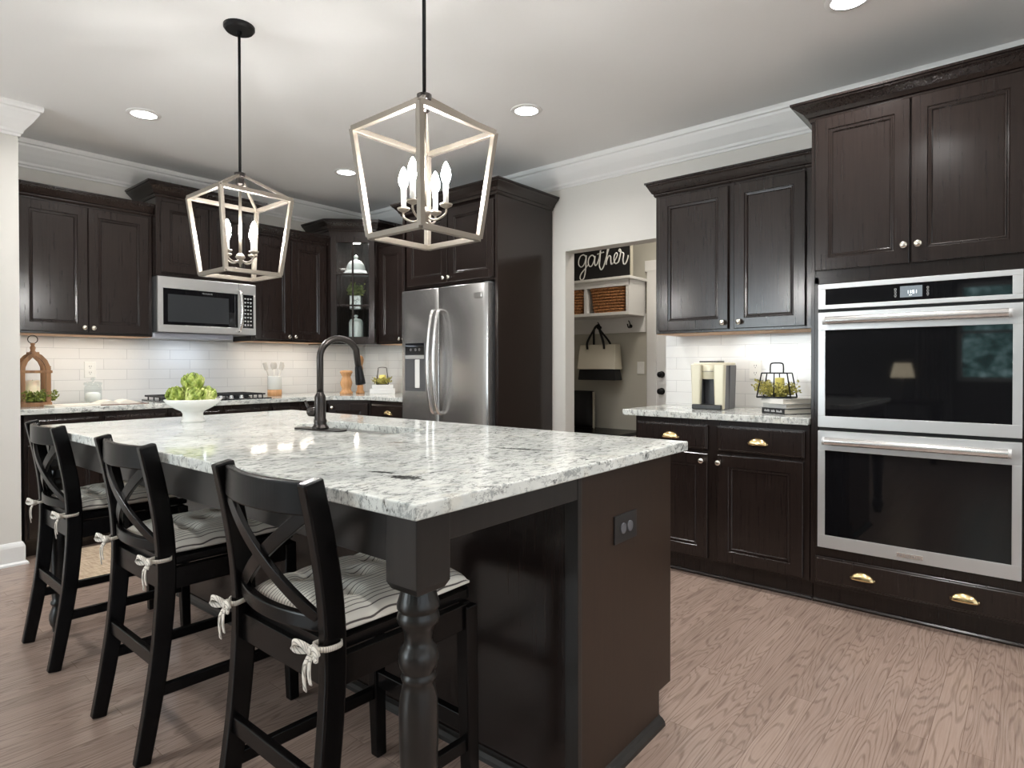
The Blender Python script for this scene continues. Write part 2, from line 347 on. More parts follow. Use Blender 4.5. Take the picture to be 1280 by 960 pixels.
def ribbon_bar(bm, pts, wdir, wd, th):
    """rectangular bar swept along pts; wdir = width direction, the thickness is perpendicular to it and the path"""
    pts = [Vector(p) for p in pts]; n = len(pts); rings = []; wdir = Vector(wdir).normalized()
    for i, p in enumerate(pts):
        t = (pts[min(i+1, n-1)]-pts[max(i-1, 0)]).normalized()
        w_ = (wdir-wdir.dot(t)*t).normalized(); q = t.cross(w_)
        a = wd[i] if isinstance(wd, (list, tuple)) else wd; b = th[i] if isinstance(th, (list, tuple)) else th
        rings.append([bm.verts.new(p+w_*sa*a/2+q*sb*b/2) for sa, sb in ((-1, -1), (1, -1), (1, 1), (-1, 1))])
    for a, b in zip(rings, rings[1:]):
        for i in range(4): bm.faces.new((a[i], a[(i+1) % 4], b[(i+1) % 4], b[i]))
    bm.faces.new(rings[0][::-1]); bm.faces.new(rings[-1]); return bm
def smoothpts(pts, n=6):
    pts = [Vector(p) for p in pts]; out = []
    for i in range(len(pts)-1):
        p0 = pts[max(i-1, 0)]; p1 = pts[i]; p2 = pts[i+1]; p3 = pts[min(i+2, len(pts)-1)]
        for k in range(n):
            t = k/n
            out.append(.5*((2*p1)+(-p0+p2)*t+(2*p0-5*p1+4*p2-p3)*t*t+(-p0+3*p1-3*p2+p3)*t**3))
    out.append(pts[-1]); return out
def sweep(bm, prof, path, side=1, closed=False):
    """sweep profile [(out,z)] along a 2D path with mitred corners; 'out' lies on the given side (1 = left of travel)"""
    pts = [Vector(p) for p in path]; n = len(pts); rings = []
    for i in range(n):
        dirs = []
        if i > 0 or closed: dirs.append((pts[i]-pts[i-1]).normalized())
        if i < n-1 or closed: dirs.append((pts[(i+1) % n]-pts[i]).normalized())
        nn = [Vector((-d.y, d.x))*side for d in dirs]
        if len(nn) == 2:
            b = (nn[0]+nn[1]).normalized(); b = b/max(.2, b.dot(nn[0]))
        else: b = nn[0]
        rings.append([bm.verts.new((pts[i].x+b.x*o_, pts[i].y+b.y*o_, z)) for o_, z in prof])
    k = len(prof); pr = list(zip(rings, rings[1:]))+([(rings[-1], rings[0])] if closed else [])
    for a, b in pr:
        for i in range(k): bm.faces.new((a[i], a[(i+1) % k], b[(i+1) % k], b[i]))
    if not closed: bm.faces.new(rings[0][::-1]); bm.faces.new(rings[-1])
    return bm
def prism(bm, poly, z0, z1, holes=()):
    loops = [list(poly)]+[list(h) for h in holes]
    V3 = [[Vector((x, y, 0)) for x, y in l] for l in loops]; flat = [p for l in V3 for p in l]
    tris = tessellate_polygon(V3)
    lo = [bm.verts.new((p.x, p.y, z0)) for p in flat]; hi = [bm.verts.new((p.x, p.y, z1)) for p in flat]
    for t in tris:
        bm.faces.new([hi[i] for i in t]); bm.faces.new([lo[i] for i in reversed(t)])
    s_ = 0
    for l in V3:
        n = len(l)
        for i in range(n):
            a, b = s_+i, s_+(i+1) % n; bm.faces.new((lo[a], lo[b], hi[b], hi[a]))
        s_ += n
    bmesh.ops.dissolve_limit(bm, angle_limit=.001, verts=bm.verts, edges=bm.edges)
    return bm
def rrect(x0, x1, y0, y1, r, n=6):
    out = []
    for cx, cy, a in ((x1-r, y1-r, 0), (x0+r, y1-r, 90), (x0+r, y0+r, 180), (x1-r, y0+r, 270)):
        for k in range(n+1): t = math.radians(a+90*k/n); out.append((cx+r*math.cos(t), cy+r*math.sin(t)))
    return out
class Fr:
    """a vertical face: origin o, horizontal unit u, outward unit n; P(u,z,n) gives a world point"""
    def __init__(s, o, u, n): s.o = Vector(o+(0,)) if len(o) == 2 else Vector(o); s.u = Vector(u+(0,)); s.n = Vector(n+(0,))
    def p(s, a, z, d): return s.o+s.u*a+s.n*d+Vector((0, 0, z))
def FB(x): return Fr((x, 0), (0, 1), (-1, 0))     # faces -x: a = world y
def FA(y): return Fr((0, y), (1, 0), (0, -1))     # faces -y: a = world x
def fbox(bm, F, a0, a1, z0, z1, d0, d1):
    vs = [bm.verts.new(F.p(a, z, d)) for d in (d0, d1) for a, z in ((a0, z0), (a1, z0), (a1, z1), (a0, z1))]
    for f in ((0, 1, 2, 3), (7, 6, 5, 4), (0, 4, 5, 1), (1, 5, 6, 2), (2, 6, 7, 3), (3, 7, 4, 0)): bm.faces.new([vs[i] for i in f])
    return bm
def rings_slab(bm, F, a0, a1, z0, z1, rings):
    prev = None
    for ins, d in rings:
        r = [bm.verts.new(F.p(a, z, d)) for a, z in ((a0+ins, z0+ins), (a1-ins, z0+ins), (a1-ins, z1-ins), (a0+ins, z1-ins))]
        if prev:
            for i in range(4): bm.faces.new((prev[i], prev[(i+1) % 4], r[(i+1) % 4], r[i]))
        else: bm.faces.new(r[::-1])
        prev = r
    bm.faces.new(prev); return bm
def door_bm(F, a0, a1, z0, z1, t=.02, fr=.058):
    return rings_slab(bm_(), F, a0, a1, z0, z1, [(0, 0), (0, t-.003), (.003, t), (fr, t), (fr+.004, t-.005), (fr+.009, t-.0055), (fr+.012, t-.003), (fr+.016, t-.0035), (fr+.021, t-.010)])
def drawer_bm(F, a0, a1, z0, z1, t=.02):
    return rings_slab(bm_(), F, a0, a1, z0, z1, [(0, 0), (0, t-.006), (.003, t-.004), (.008, t-.003), (.012, t), (.014, t)])
def along(F, a, z, d0):   # matrix taking local +z to the outward normal, at the face point
    n = F.n.normalized(); uu = F.u.normalized(); ww = n.cross(uu)
    M_ = Matrix(((uu.x, ww.x, n.x, 0), (uu.y, ww.y, n.y, 0), (uu.z, ww.z, n.z, 0), (0, 0, 0, 1)))
    return Matrix.Translation(F.p(a, z, d0)) @ M_
def knob(F, a, z, d0, parent, m=None):
    bm = lathe(bm_(), [(.006, 0), (.005, .006), (.005, .012), (.012, .016), (.0155, .021), (.0155, .026), (.011, .030), (.004, .0315)], seg=18, M=along(F, a, z, d0))
    return obj('knob', bm, m or M_NICK, parent, smooth=True)
def cup_pull(F, a, z, d0, parent):
    """half-dome bin pull, open underneath"""
    bm = bm_(); nu, nv = 14, 7; A, Bh, D = .050, .036, .024
    g_ = []
    for s_ in (1.0, .9):
        rows = []
        for j in range(nv+1):
            ph = PI/2*j/nv
            rows.append([bm.verts.new(F.p(a+A*s_*math.cos(PI*i/nu)*(1-.0*j), z-.018+Bh*s_*math.sin(PI*i/nu)*math.cos(ph), d0+D*s_*math.sin(PI*i/nu)**.6*math.sin(ph) if 0 < i < nu else d0)) for i in range(nu+1)])
        g_.append(rows)
        for j in range(nv):
            for i in range(nu): bm.faces.new((rows[j][i], rows[j][i+1], rows[j+1][i+1], rows[j+1][i]))
    for i in range(nu): bm.faces.new((g_[0][nv][i], g_[0][nv][i+1], g_[1][nv][i+1], g_[1][nv][i]))
    bmesh.ops.remove_doubles(bm, verts=bm.verts, dist=.0002)
    for k in (-1, 1): fbox(bm, F, a+k*.043-.008, a+k*.043+.008, z-.019, z-.008, d0, d0+.002)
    return obj('cup_pull', bm, M_BRASS, parent, smooth=True)
CROWN_W = lambda zb, zt, out: [(0, zb), (.006, zb), (.012, zb+.010), (.012, zb+.018), (.02, zb+.022), (.03, zb+(zt-zb)*.45), (out*.75, zb+(zt-zb)*.70), (out-.008, zb+(zt-zb)*.78), (out-.008, zb+(zt-zb)*.86), (out, zb+(zt-zb)*.88), (out, zt), (0, zt)]

# ------------------------------------------------------------------ room shell
XB = 3.87; YA = 5.26; ZC = 2.70
struct('floor', mkbox(-4, 5.5, -4, 5.5, -.1, 0), M_FLOOR)
struct('ceiling', mkbox(-4.1, 5.5, -4.1, 5.5, ZC, ZC+.1), M_CEIL)
bm = mkbox(XB, XB+.12, -4, 1.905, 0, ZC); box(bm, XB, XB+.12, 2.745, 5.4, 0, ZC); box(bm, XB, XB+.12, 1.905, 2.745, 2.045, ZC)
struct('wall_right', bm, M_WALL)
struct('wall_back', mkbox(.90, 3.87, YA, YA+.12, 0, ZC), M_WALL)
struct('wall_left_stub', mkbox(-4, .90, 4.58, 5.38, 0, ZC), M_WALL)
def wall_open(axis, c0, c1, a0, a1, holes):
    bm = bm_()
    def bx(p, q, z0, z1):
        if axis == 'x': box(bm, c0, c1, p, q, z0, z1)
        else: box(bm, p, q, c0, c1, z0, z1)
    cur = a0
    for h0, h1, z0, z1 in holes:
        bx(cur, h0, 0, ZC); bx(h0, h1, 0, z0); bx(h0, h1, z1, ZC); cur = h1
    bx(cur, a1, 0, ZC); return bm
WS = [(-2.7, .3, .6, 2.35), (1.2, 2.8, .6, 2.35)]; WW = [(0.10, .82, .95, 2.3), (2.65, 4.25, .5, 2.4)]  # all but the narrow west opening are unseen, added to let light in
struct('wall_south', wall_open('y', -4.1, -4.0, -4.1, 4.0, WS), M_WALL)
struct('wall_west', wall_open('x', -4.1, -4.0, -4.0, 4.6, WW), M_WEST)
k = 0
for (h0, h1, z0, z1), ax in [(h, 'y') for h in WS]+[(h, 'x') for h in WW]:
    k += 1; bm = bm_(); mid = (h0+h1)/2
    for a, b, c_, d in ((h0, h1, z0, z0+.06), (h0, h1, z1-.06, z1), (h0, h0+.06, z0, z1), (h1-.06, h1, z0, z1), (h0, h1, (z0+z1)/2-.02, (z0+z1)/2+.02)):
        if ax == 'y': box(bm, a, b, -4.08, -4.02, c_, d)
        else: box(bm, -4.08, -4.02, a, b, c_, d)
    struct('window_%d' % k, bm, M_TRIM, bev=.003)
struct('wall_mudroom', mkbox(5.30, 5.42, .6, 4.6, 0, ZC), M_MUD)
bm = mkbox(3.99, 5.30, 4.5, 4.6, 0, ZC); box(bm, 3.99, 5.30, .6, .7, 0, ZC)
struct('wall_mudroom_ends', bm, M_MUD)
struct('wall_tile_back', mkbox(.93, 3.87, YA-.008, YA+.001, .86, 1.40), M_TILEA)
bm = mkbox(XB-.008, XB+.001, .845, 1.905, .86, 1.40); box(bm, XB-.008, XB+.001, 3.86, YA-.008, .86, 1.40)
struct('wall_tile_right', bm, M_TILEB)
# crown moulding of the room
WC = [(0, 2.525), (.010, 2.525), (.012, 2.537), (.020, 2.545), (.022, 2.56), (.034, 2.575), (.06, 2.61), (.085, 2.652), (.088, 2.665), (.100, 2.670), (.104, 2.685), (.104, ZC), (0, ZC)]
struct('trim_crown', sweep(bm_(), WC, [(-4, 4.58), (.90, 4.58), (.90, YA), (XB, YA), (XB, -4), (-4, -4), (-4, 4.58)], side=-1), M_TRIM)
BB = [(0, 0), (.016, 0), (.016, .105), (.012, .118), (.006, .130), (0, .133)]
SH = [(0, 0), (.030, 0), (.029, .010), (.022, .017), (.016, .019), (0, .019)]
bm = sweep(bm_(), BB, [(-4, 4.58), (.90, 4.58), (.90, 4.60)], side=-1); sweep(bm, SH, [(-4, 4.58), (.90, 4.58), (.90, 4.60)], side=-1)
struct('baseboard_left', bm, M_TRIM)
struct('baseboard_right', sweep(bm_(), BB, [(XB, 2.86), (XB, 2.745), (XB+.12, 2.745)], side=-1), M_TRIM)
# mudroom door and its casing
bm = mkbox(5.272, 5.30, 2.70, 2.80, 0, 2.10); box(bm, 5.272, 5.30, 1.78, 1.88, 0, 2.10); box(bm, 5.270, 5.30, 1.76, 2.82, 2.06, 2.16)
struct('trim_mudroom_door', bm, M_TRIM, bev=.004)
d1 = obj('door_1', rings_slab(bm_(), FB(5.30), 1.88, 2.70, 0, 2.06, [(0, 0), (0, .018), (.1, .018), (.11, .010), (.13, .010)]), M_TRIM); d1['kind'] = 'structure'
for z, r in ((.931, .028), (1.088, .027)):
    obj('door_knob' if z < 1 else 'deadbolt', lathe(bm_(), [(r+.004, 0), (r+.004, .006), (.012, .010), (.012, .03), (r*.9, .036), (r, .046), (r*.8, .056), (.004, .06)], seg=20, M=along(FB(5.282), 2.648, z, 0)), M_BLKM, d1, smooth=True)

# ------------------------------------------------------------------ cabinets
def cab(name, label, F, a0, a1, z0, z1, depth, doors=(), drawers=(), knobs=(), loc=None, crown=None, pulls=(), toe=None, group=None, under=True, cat='cabinet', mt=None):
    mt = mt or M_ESP
    t = thing(name, label, cat, tuple(F.p((a0+a1)/2, z0 if toe is None else 0, -depth/2)), group=group)
    bm = fbox(bm_(), F, a0, a1, z0, z1, -depth, 0)
    obj('carcass', bm, mt, t, bev=.0015)
    if under: obj('underside', fbox(bm_(), F, a0+.002, a1-.002, z0-.004, z0, -depth+.01, -.012), M_UNDER, t, label='natural maple underside')
    ds = []
    for (b0, b1, c0, c1) in doors: ds.append(obj('door', door_bm(F, b0, b1, c0, c1), mt, t))
    for (i, a, z) in knobs: knob(F, a, z, .02, ds[i])
    dr = []
    for (b0, b1, c0, c1) in drawers: dr.append(obj('drawer', drawer_bm(F, b0, b1, c0, c1), mt, t))
    for (i, a, z) in pulls: cup_pull(F, a, z, .02, dr[i])
    if crown: obj('crown', sweep(bm_(), CROWN_W(crown[0], crown[1], crown[2]), crown[3], side=crown[4]), mt, t)
    if toe: obj('toe_kick', fbox(bm_(), F, a0, a1, 0, z0, -depth, -toe), mt, t)
    return t
FAU = FA(4.93); FBU = FB(3.54)
cab('upper_cabinet', 'dark espresso two-door upper cabinet beside the white column, left of the microwave', FAU, .93, 1.742, 1.385, 2.275, .32,
    doors=[(.957, 1.337, 1.400, 2.247), (1.341, 1.715, 1.400, 2.247)], knobs=[(0, 1.312, 1.432), (1, 1.364, 1.432)],
    crown=(2.262, 2.345, .06, [(.93, 4.93), (1.742, 4.93)], -1))
cab('upper_cabinet', 'shorter, raised and deeper dark cabinet directly above the microwave', FA(4.86), 1.745, 2.485, 1.832, 2.42, .39,
    doors=[(1.775, 2.112, 1.858, 2.372), (2.118, 2.455, 1.858, 2.372)], knobs=[(0, 2.087, 1.885), (1, 2.143, 1.885)],
    crown=(2.40, 2.50, .075, [(1.745, 5.25), (1.745, 4.86), (2.485, 4.86), (2.485, 5.25)], -1), under=False)
cab('upper_cabinet', 'dark two-door upper cabinet between the microwave and the glass corner cabinet', FAU, 2.488, 3.20, 1.380, 2.275, .32,
    doors=[(2.51, 2.838, 1.395, 2.247), (2.844, 3.172, 1.395, 2.247)], knobs=[(0, 2.812, 1.425), (1, 2.870, 1.425)],
    crown=(2.262, 2.345, .06, [(2.488, 4.93), (3.20, 4.93)], -1))
cab('upper_cabinet', 'narrow dark upper cabinet between the glass corner cabinet and the refrigerator', FBU, 3.885, 4.60, 1.368, 2.275, .32,
    doors=[(3.91, 4.24, 1.383, 2.24), (4.246, 4.575, 1.383, 2.24)], knobs=[(0, 4.215, 1.412), (1, 4.271, 1.412)],
    crown=(2.255, 2.34, .06, [(3.54, 4.60), (3.54, 3.885)], -1))
cab('upper_cabinet', 'dark two-door upper cabinet above the coffee maker', FBU, .842, 1.815, 1.368, 2.235, .325,
    doors=[(.935, 1.318, 1.383, 2.208), (1.352, 1.786, 1.383, 2.208)], knobs=[(0, 1.283, 1.420), (1, 1.378, 1.420)],
    crown=(2.222, 2.310, .055, [(3.865, 1.815), (3.54, 1.815), (3.54, .842)], -1))

# corner cabinet with glass door
PL = Vector((3.21, 4.90)); PR = Vector((3.51, 4.60)); dd = (PR-PL); WD = dd.length; ud = dd.normalized()
FC = Fr((PL.x, PL.y), (ud.x, ud.y), (-.70710678, -.70710678))
cc = thing('corner_cabinet', 'dark corner cabinet with a six-pane glass door showing white dishes', 'cabinet', (3.55, 4.94, 1.368))
bm = bm_(); poly = [(3.21, 4.90), (3.21, 5.25), (3.86, 5.25), (3.86, 4.60), (3.51, 4.60)]
prism(bm, poly, 1.368, 1.388); prism(bm, poly, 2.34, 2.44)
box(bm, 3.21, 3.225, 4.90, 5.25, 1.388, 2.34); box(bm, 3.225, 3.86, 5.235, 5.25, 1.388, 2.34); box(bm, 3.845, 3.86, 4.60, 5.235, 1.388, 2.34); box(bm, 3.51, 3.845, 4.60, 4.615, 1.388, 2.34)
obj('carcass', bm, M_ESP, cc)
pin = [(3.225, 4.925), (3.225, 5.235), (3.845, 5.235), (3.845, 4.615), (3.535, 4.615)]
SHZ = (1.70, 2.01)
for z in SHZ: obj('shelf', prism(bm_(), pin, z-.008, z), M_GLASS, cc, label='clear glass shelf')
FW = .052
dr = bm_(); g0, g1, gz0, gz1 = .016+FW, WD-.016-FW, 1.385+FW, 2.345-FW
fbox(dr, FC, .016, g0, 1.385, 2.345, 0, .02); fbox(dr, FC, g1, WD-.016, 1.385, 2.345, 0, .02); fbox(dr, FC, g0, g1, 1.385, gz0, 0, .02); fbox(dr, FC, g0, g1, gz1, 2.345, 0, .02)
dr = obj('door', dr, M_ESP, cc, bev=.002)
mu_ = bm_(); gm = (g0+g1)/2; fbox(mu_, FC, gm-.008, gm+.008, gz0, gz1, .004, .018)
for i in (1, 2): z = gz0+(gz1-gz0)*i/3; fbox(mu_, FC, g0, g1, z-.008, z+.008, .004, .018)
obj('muntins', mu_, M_ESP, dr)
obj('glass_pane', fbox(bm_(), FC, g0-.004, g1+.004, gz0-.004, gz1+.004, .006, .009), M_GLASS, dr, label='clear glass behind the muntins')
obj('crown', sweep(bm_(), CROWN_W(2.395, 2.495, .075), [(3.21, 5.25), (3.21, 4.90), (3.51, 4.60), (3.86, 4.60)], side=-1), M_ESP, cc)
obj('puck_light', lathe(bm_(), [(.03, 0), (.03, .012)], (3.50, 4.88, 2.3275)), M_CAN, cc, label='glowing puck light')
# contents
cx, cy = 3.47, 4.86
t = thing('cloche_dish', 'white lidded cake dish on the top shelf of the glass corner cabinet', 'dish', (cx, cy, 2.01))
obj('stand', lathe(bm_(), [(.11, 0), (.118, .008), (.118, .022), (.112, .030), (.10, .032), (.10, .05)], (cx, cy, 2.01)), M_CER, t, smooth=True)
ld = obj('lid', lathe(bm_(), [(.088, 0), (.085, .035), (.07, .07), (.045, .095), (.015, .105), (.012, .115), (.022, .125), (.022, .138), (.005, .148)], (cx, cy, 2.06)), M_CER, t, smooth=True)
t = thing('potted_plant', 'small dark green plant in a patterned white square pot in the corner cabinet', 'plant', (cx, cy, 1.70))
obj('pot', box(bm_(), -.05, .05, -.05, .05, 0, .125, Matrix.Translation((cx, cy, 1.70)) @ Matrix.Rotation(-PI/4, 4, 'Z')), M_PATP, t, bev=.004)
def sprigs(bm, c, n, rx, ry, h0, h1, lf=.016, seed=1, stems=True):
    rnd = random.Random(seed)
    for i in range(n):
        a = rnd.uniform(0, 2*PI); q = math.sqrt(rnd.random())
        base_ = Vector((c[0]+rx*.35*q*math.cos(a), c[1]+ry*.35*q*math.sin(a), c[2]))
        tip = Vector((c[0]+rx*q*math.cos(a), c[1]+ry*q*math.sin(a), c[2]+rnd.uniform(h0, h1)))
        if stems: tube(bm, [base_, (base_+tip)/2+Vector((0, 0, .01)), tip], .0009, 3)
        for k_ in range(5):
            p = base_.lerp(tip, .35+.65*k_/4); d = Vector((rnd.uniform(-1, 1), rnd.uniform(-1, 1), rnd.uniform(-.2, 1))).normalized()
            s_ = d.cross(Vector((rnd.uniform(-1, 1), rnd.uniform(-1, 1), rnd.uniform(-1, 1)))).normalized(); l_ = lf*rnd.uniform(.7, 1.3)
            n_ = d.cross(s_).normalized()*l_*.12
            v_ = [bm.verts.new(x) for x in (p, p+d*l_*.5+s_*l_*.32+n_, p+d*l_, p+d*l_*.5-s_*l_*.32+n_, p+d*l_*.5-n_)]
            for f in ((0, 1, 4), (1, 2, 4), (2, 3, 4), (3, 0, 4), (0, 3, 2, 1)): bm.faces.new([v_[j] for j in f])
    return bm
obj('foliage', sprigs(bm_(), (cx, cy, 1.82), 90, .085, .085, .02, .12, .026, 3), M_LEAF, t)
t = thing('ceramic_canister', 'tall white canister with a knobbed lid on the bottom shelf of the corner cabinet', 'canister', (cx, cy, 1.388))
obj('body', lathe(bm_(), [(.062, 0), (.066, .006), (.066, .19), (.06, .2)], (cx, cy, 1.388)), M_CER, t, smooth=True)
obj('lid', lathe(bm_(), [(.062, 0), (.05, .02), (.012, .03), (.012, .04), (.022, .05), (.01, .062)], (cx, cy, 1.588)), M_CER, t, smooth=True)
t = thing('white_tray', 'flat white oval tray under the tall white canister in the corner cabinet', 'tray', (cx, cy, 1.388))
bpy.data.objects.remove(t)
t = thing('small_jug', 'dark glass jug beside the white canister in the corner cabinet', 'jug', (3.60, 4.73, 1.388))
obj('body', lathe(bm_(), [(.03, 0), (.042, .02), (.042, .06), (.025, .1), (.022, .13)], (3.60, 4.73, 1.388)), M_DLEAF, t, smooth=True)
obj('handle', tube(bm_(), smoothpts([(3.575, 4.705, 1.50), (3.555, 4.685, 1.49), (3.553, 4.683, 1.45), (3.572, 4.702, 1.43)]), .005), M_DLEAF, t, smooth=True)

# fridge bay
fb = thing('fridge_cabinet', 'tall dark cabinet surround with two doors above the refrigerator', 'cabinet', (3.55, 3.36, 0))
obj('side_panel', mkbox(3.22, 3.86, 2.86, 2.885, 0, 2.40), M_ESP, fb, bev=.0015)
obj('side_panel', mkbox(3.22, 3.86, 3.86, 3.882, 0, 2.40), M_ESP, fb, bev=.0015)
obj('carcass', mkbox(3.245, 3.86, 2.885, 3.86, 1.78, 2.40), M_ESP, fb)
FF = FB(3.245)
for i, (b0, b1) in enumerate(((2.905, 3.365), (3.372, 3.84))):
    d_ = obj('door', door_bm(FF, b0, b1, 1.80, 2.345), M_ESP, fb); knob(FF, b1-.026 if i == 0 else b0+.026, 1.832, .02, d_)
obj('crown', sweep(bm_(), CROWN_W(2.37, 2.465, .07), [(3.86, 2.86), (3.22, 2.86), (3.22, 3.882), (3.86, 3.882)], side=1), M_ESP, fb)

# oven tower
ot = thing('oven_cabinet', 'tall dark cabinet tower housing the double wall oven', 'cabinet', (3.55, .42, 0))
bm = mkbox(3.26, 3.86, -.01, .010, .10, 2.385); box(bm, 3.26, 3.86, .822, .838, .10, 2.385); box(bm, 3.26, 3.86, .010, .822, 1.566, 2.385); box(bm, 3.26, 3.86, .010, .822, .10, .285)
box(bm, 3.84, 3.86, .010, .822, .285, 1.60)
box(bm, 3.26, 3.30, .010, .034, .285, 1.60); box(bm, 3.26, 3.30, .803, .822, .285, 1.60)
obj('carcass', bm, M_ESP, ot, bev=.001)
FO = FB(3.26)
dd_ = [obj('door', door_bm(FO, b0, b1, 1.628, 2.362), M_ESP, ot) for b0, b1 in ((.022, .422), (.428, .818))]
knob(FO, .394, 1.706, .02, dd_[0]); knob(FO, .448, 1.706, .02, dd_[1])
dw = obj('drawer', drawer_bm(FO, .010, .812, .118, .245), M_ESP, ot); cup_pull(FO, .607, .186, .02, dw); cup_pull(FO, .222, .182, .02, dw)
obj('crown', sweep(bm_(), CROWN_W(2.355, 2.44, .08), [(3.86, .838), (3.26, .838), (3.26, -.01), (3.86, -.01)], side=-1), M_ESP, ot)
bm = mkbox(3.315, 3.86, -.01, .838, 0, .10); sweep(bm, [(0, 0), (.016, 0), (.015, .008), (.010, .015), (0, .017)], [(3.315, .838), (3.315, -.01)], side=-1)
obj('toe_kick', bm, M_ESP, ot)

# base cabinets on the right
b1_ = cab('base_cabinet', 'dark two-door base cabinet with brass cup pulls under the coffee maker', FO, .842, 1.80, .105, .875, .60,
    doors=[(.868, 1.300, .120, .690), (1.356, 1.780, .120, .690)], drawers=[(.862, 1.305, .712, .846), (1.356, 1.785, .712, .846)],
    knobs=[(0, 1.289, .650), (1, 1.383, .652)], pulls=[(0, 1.087, .778), (1, 1.571, .782)], under=False)
bm = mkbox(3.315, 3.86, .842, 1.80, 0, .105); sweep(bm, [(0, 0), (.016, 0), (.015, .008), (.010, .015), (0, .017)], [(3.315, 1.80), (3.315, .842)], side=-1)
obj('toe_kick', bm, M_ESP, b1_)
# base cabinets, back run
FAb = FA(4.65)
def base_run(label, a0, a1, nd, dr_=True):
    ww = (a1-a0); doors = []; drw = []; kn = []; pl = []
    for i in range(nd):
        p, q = a0+ww*i/nd+.015, a0+ww*(i+1)/nd-.015
        doors.append((p, q, .12, .69)); drw.append((p, q, .712, .846)); kn.append((i, q-.03 if i % 2 == 0 else p+.03, .65)); pl.append((i, (p+q)/2, .78))
    return cab('base_cabinet', label, FAb, a0, a1, .105, .875, .60, doors=doors, drawers=drw, knobs=kn, pulls=pl, toe=.07, under=False)
base_run('dark base cabinet next to the white column, under the open book', .93, 1.74, 2)
base_run('dark base cabinet below the gas cooktop', 1.742, 2.50, 2)
base_run('dark base cabinet between the cooktop and the corner', 2.502, 3.02, 1)
t = thing('corner_base_cabinet', 'angled dark base cabinet in the corner under the pepper mills', 'cabinet', (3.4, 4.8, 0))
P1 = Vector((3.022, 4.65)); P2 = Vector((3.26, 4.36)); dd = P2-P1; u_ = dd.normalized(); FK = Fr((P1.x, P1.y), (u_.x, u_.y), (u_.y, -u_.x))
obj('carcass', prism(bm_(), [(3.022, 4.65), (3.022, 5.24), (3.86, 5.24), (3.86, 4.36), (3.26, 4.36)], .105, .875), M_ESP, t)
obj('toe_kick', prism(bm_(), [(3.09, 4.70), (3.09, 5.24), (3.86, 5.24), (3.86, 4.42), (3.31, 4.42)], 0, .105), M_ESP, t)
d_ = obj('door', door_bm(FK, .02, dd.length-.02, .12, .846), M_ESP, t); knob(FK, .05, .815, .02, d_)
FB2 = FB(3.26)
cab('base_cabinet', 'narrow dark base cabinet with a cup pull beside the refrigerator', FB2, 3.884, 4.355, .105, .875, .60,
    doors=[(3.90, 4.335, .12, .69)], drawers=[(3.90, 4.335, .712, .846)], knobs=[(0, 4.30, .65)], pulls=[(0, 4.10, .782)], toe=.07, under=False)

# countertops
def ctop(name, poly, z0, z1, label, holes=(), parent=None, rz=None):
    o = obj(name, prism(bm_(), poly, z0, z1, holes), M_GRAN, parent, bev=.004, seg=3); tag(o, label, 'countertop'); return o
ctop('countertop', [(3.23, .842), (3.862, .842), (3.862, 1.875), (3.23, 1.875)], .877, .912, 'speckled granite countertop under the coffee maker and books')
ctop('countertop', [(.905, 4.62), (3.06, 4.62), (3.23, 4.40), (3.23, 3.886), (3.862, 3.886), (3.862, 5.252), (.905, 5.252)], .877, .912, 'long speckled granite countertop along the back wall and corner')

# ------------------------------------------------------------------ double oven
ov = thing('double_wall_oven', 'stainless steel double wall oven with black glass doors', 'oven', (3.40, .42, .29))
bm = mkbox(3.262, 3.80, .036, .801, .292, 1.560)
obj('body', bm, M_GASK, ov, label='dark oven body')
FV = FB(3.262); T = .027
def ring_frame(F, a0, a1, z0, z1, b0, b1, c0, c1, d0, d1):
    bm = bm_()
    fbox(bm, F, a0, a1, z0, c0, d0, d1); fbox(bm, F, a0, a1, c1, z1, d0, d1); fbox(bm, F, a0, b0, c0, c1, d0, d1); fbox(bm, F, b1, a1, c0, c1, d0, d1); return bm
cp = obj('control_panel', ring_frame(FV, .036, .800, 1.440, 1.560, .070, .768, 1.460, 1.536, 0, T), M_OVSTEEL, ov, bev=.0015)
obj('control_glass', fbox(bm_(), FV, .068, .770, 1.458, 1.538, .004, T-.002), M_OGLASS, cp, label='black glass control strip')
obj('display', fbox(bm_(), FV, .378, .462, 1.474, 1.524, T-.002, T-.0012), M_DISP, cp, label='grey lit display')
def seg7(bm, F, a, z, w_, h, ch, d0, d1, dirn=-1):
    t_ = h*.14; S7 = {'0': 'abcdef', '1': 'bc', '2': 'abged', '3': 'abgcd', '5': 'afgcd', '8': 'abcdefg'}[ch]
    R = {'a': (0, w_, h-t_, h), 'd': (0, w_, 0, t_), 'g': (0, w_, h/2-t_/2, h/2+t_/2), 'f': (0, t_, h/2, h), 'e': (0, t_, 0, h/2), 'b': (w_-t_, w_, h/2, h), 'c': (w_-t_, w_, 0, h/2)}
    for s_ in S7:
        p, q, r_, s2 = R[s_]; fbox(bm, F, a+dirn*q, a+dirn*p, z+r_, z+s2, d0, d1)
bm = bm_()
for ch, off in (('1', 0), ('1', .009), ('5', .022), ('1', .031)): seg7(bm, FV, .437-off, 1.490, .007, .014, ch, T-.0012, T-.0006)
for z in (1.493, 1.499): fbox(bm, FV, .4195, .4175, z, z+.002, T-.0012, T-.0006)
fbox(bm, FV, .427, .417, 1.482, 1.484, T-.0012, T-.0006)
obj('digits', bm, M_DIG, cp, label='white lit clock digits')
bm = bm_()
for a in (.480, .358):
    for z in (1.512, 1.498, 1.484):
        tube(bm, [FV.p(a+.004*math.cos(t_), z+.004*math.sin(t_), T-.0015) for t_ in [2*PI*i/10 for i in range(10)]], .0007, 4, closed=True)
        fbox(bm, FV, a-.003, a+.003, z-.0075, z-.0065, T-.002, T-.001)
obj('button_marks', bm, M_MARK, cp)
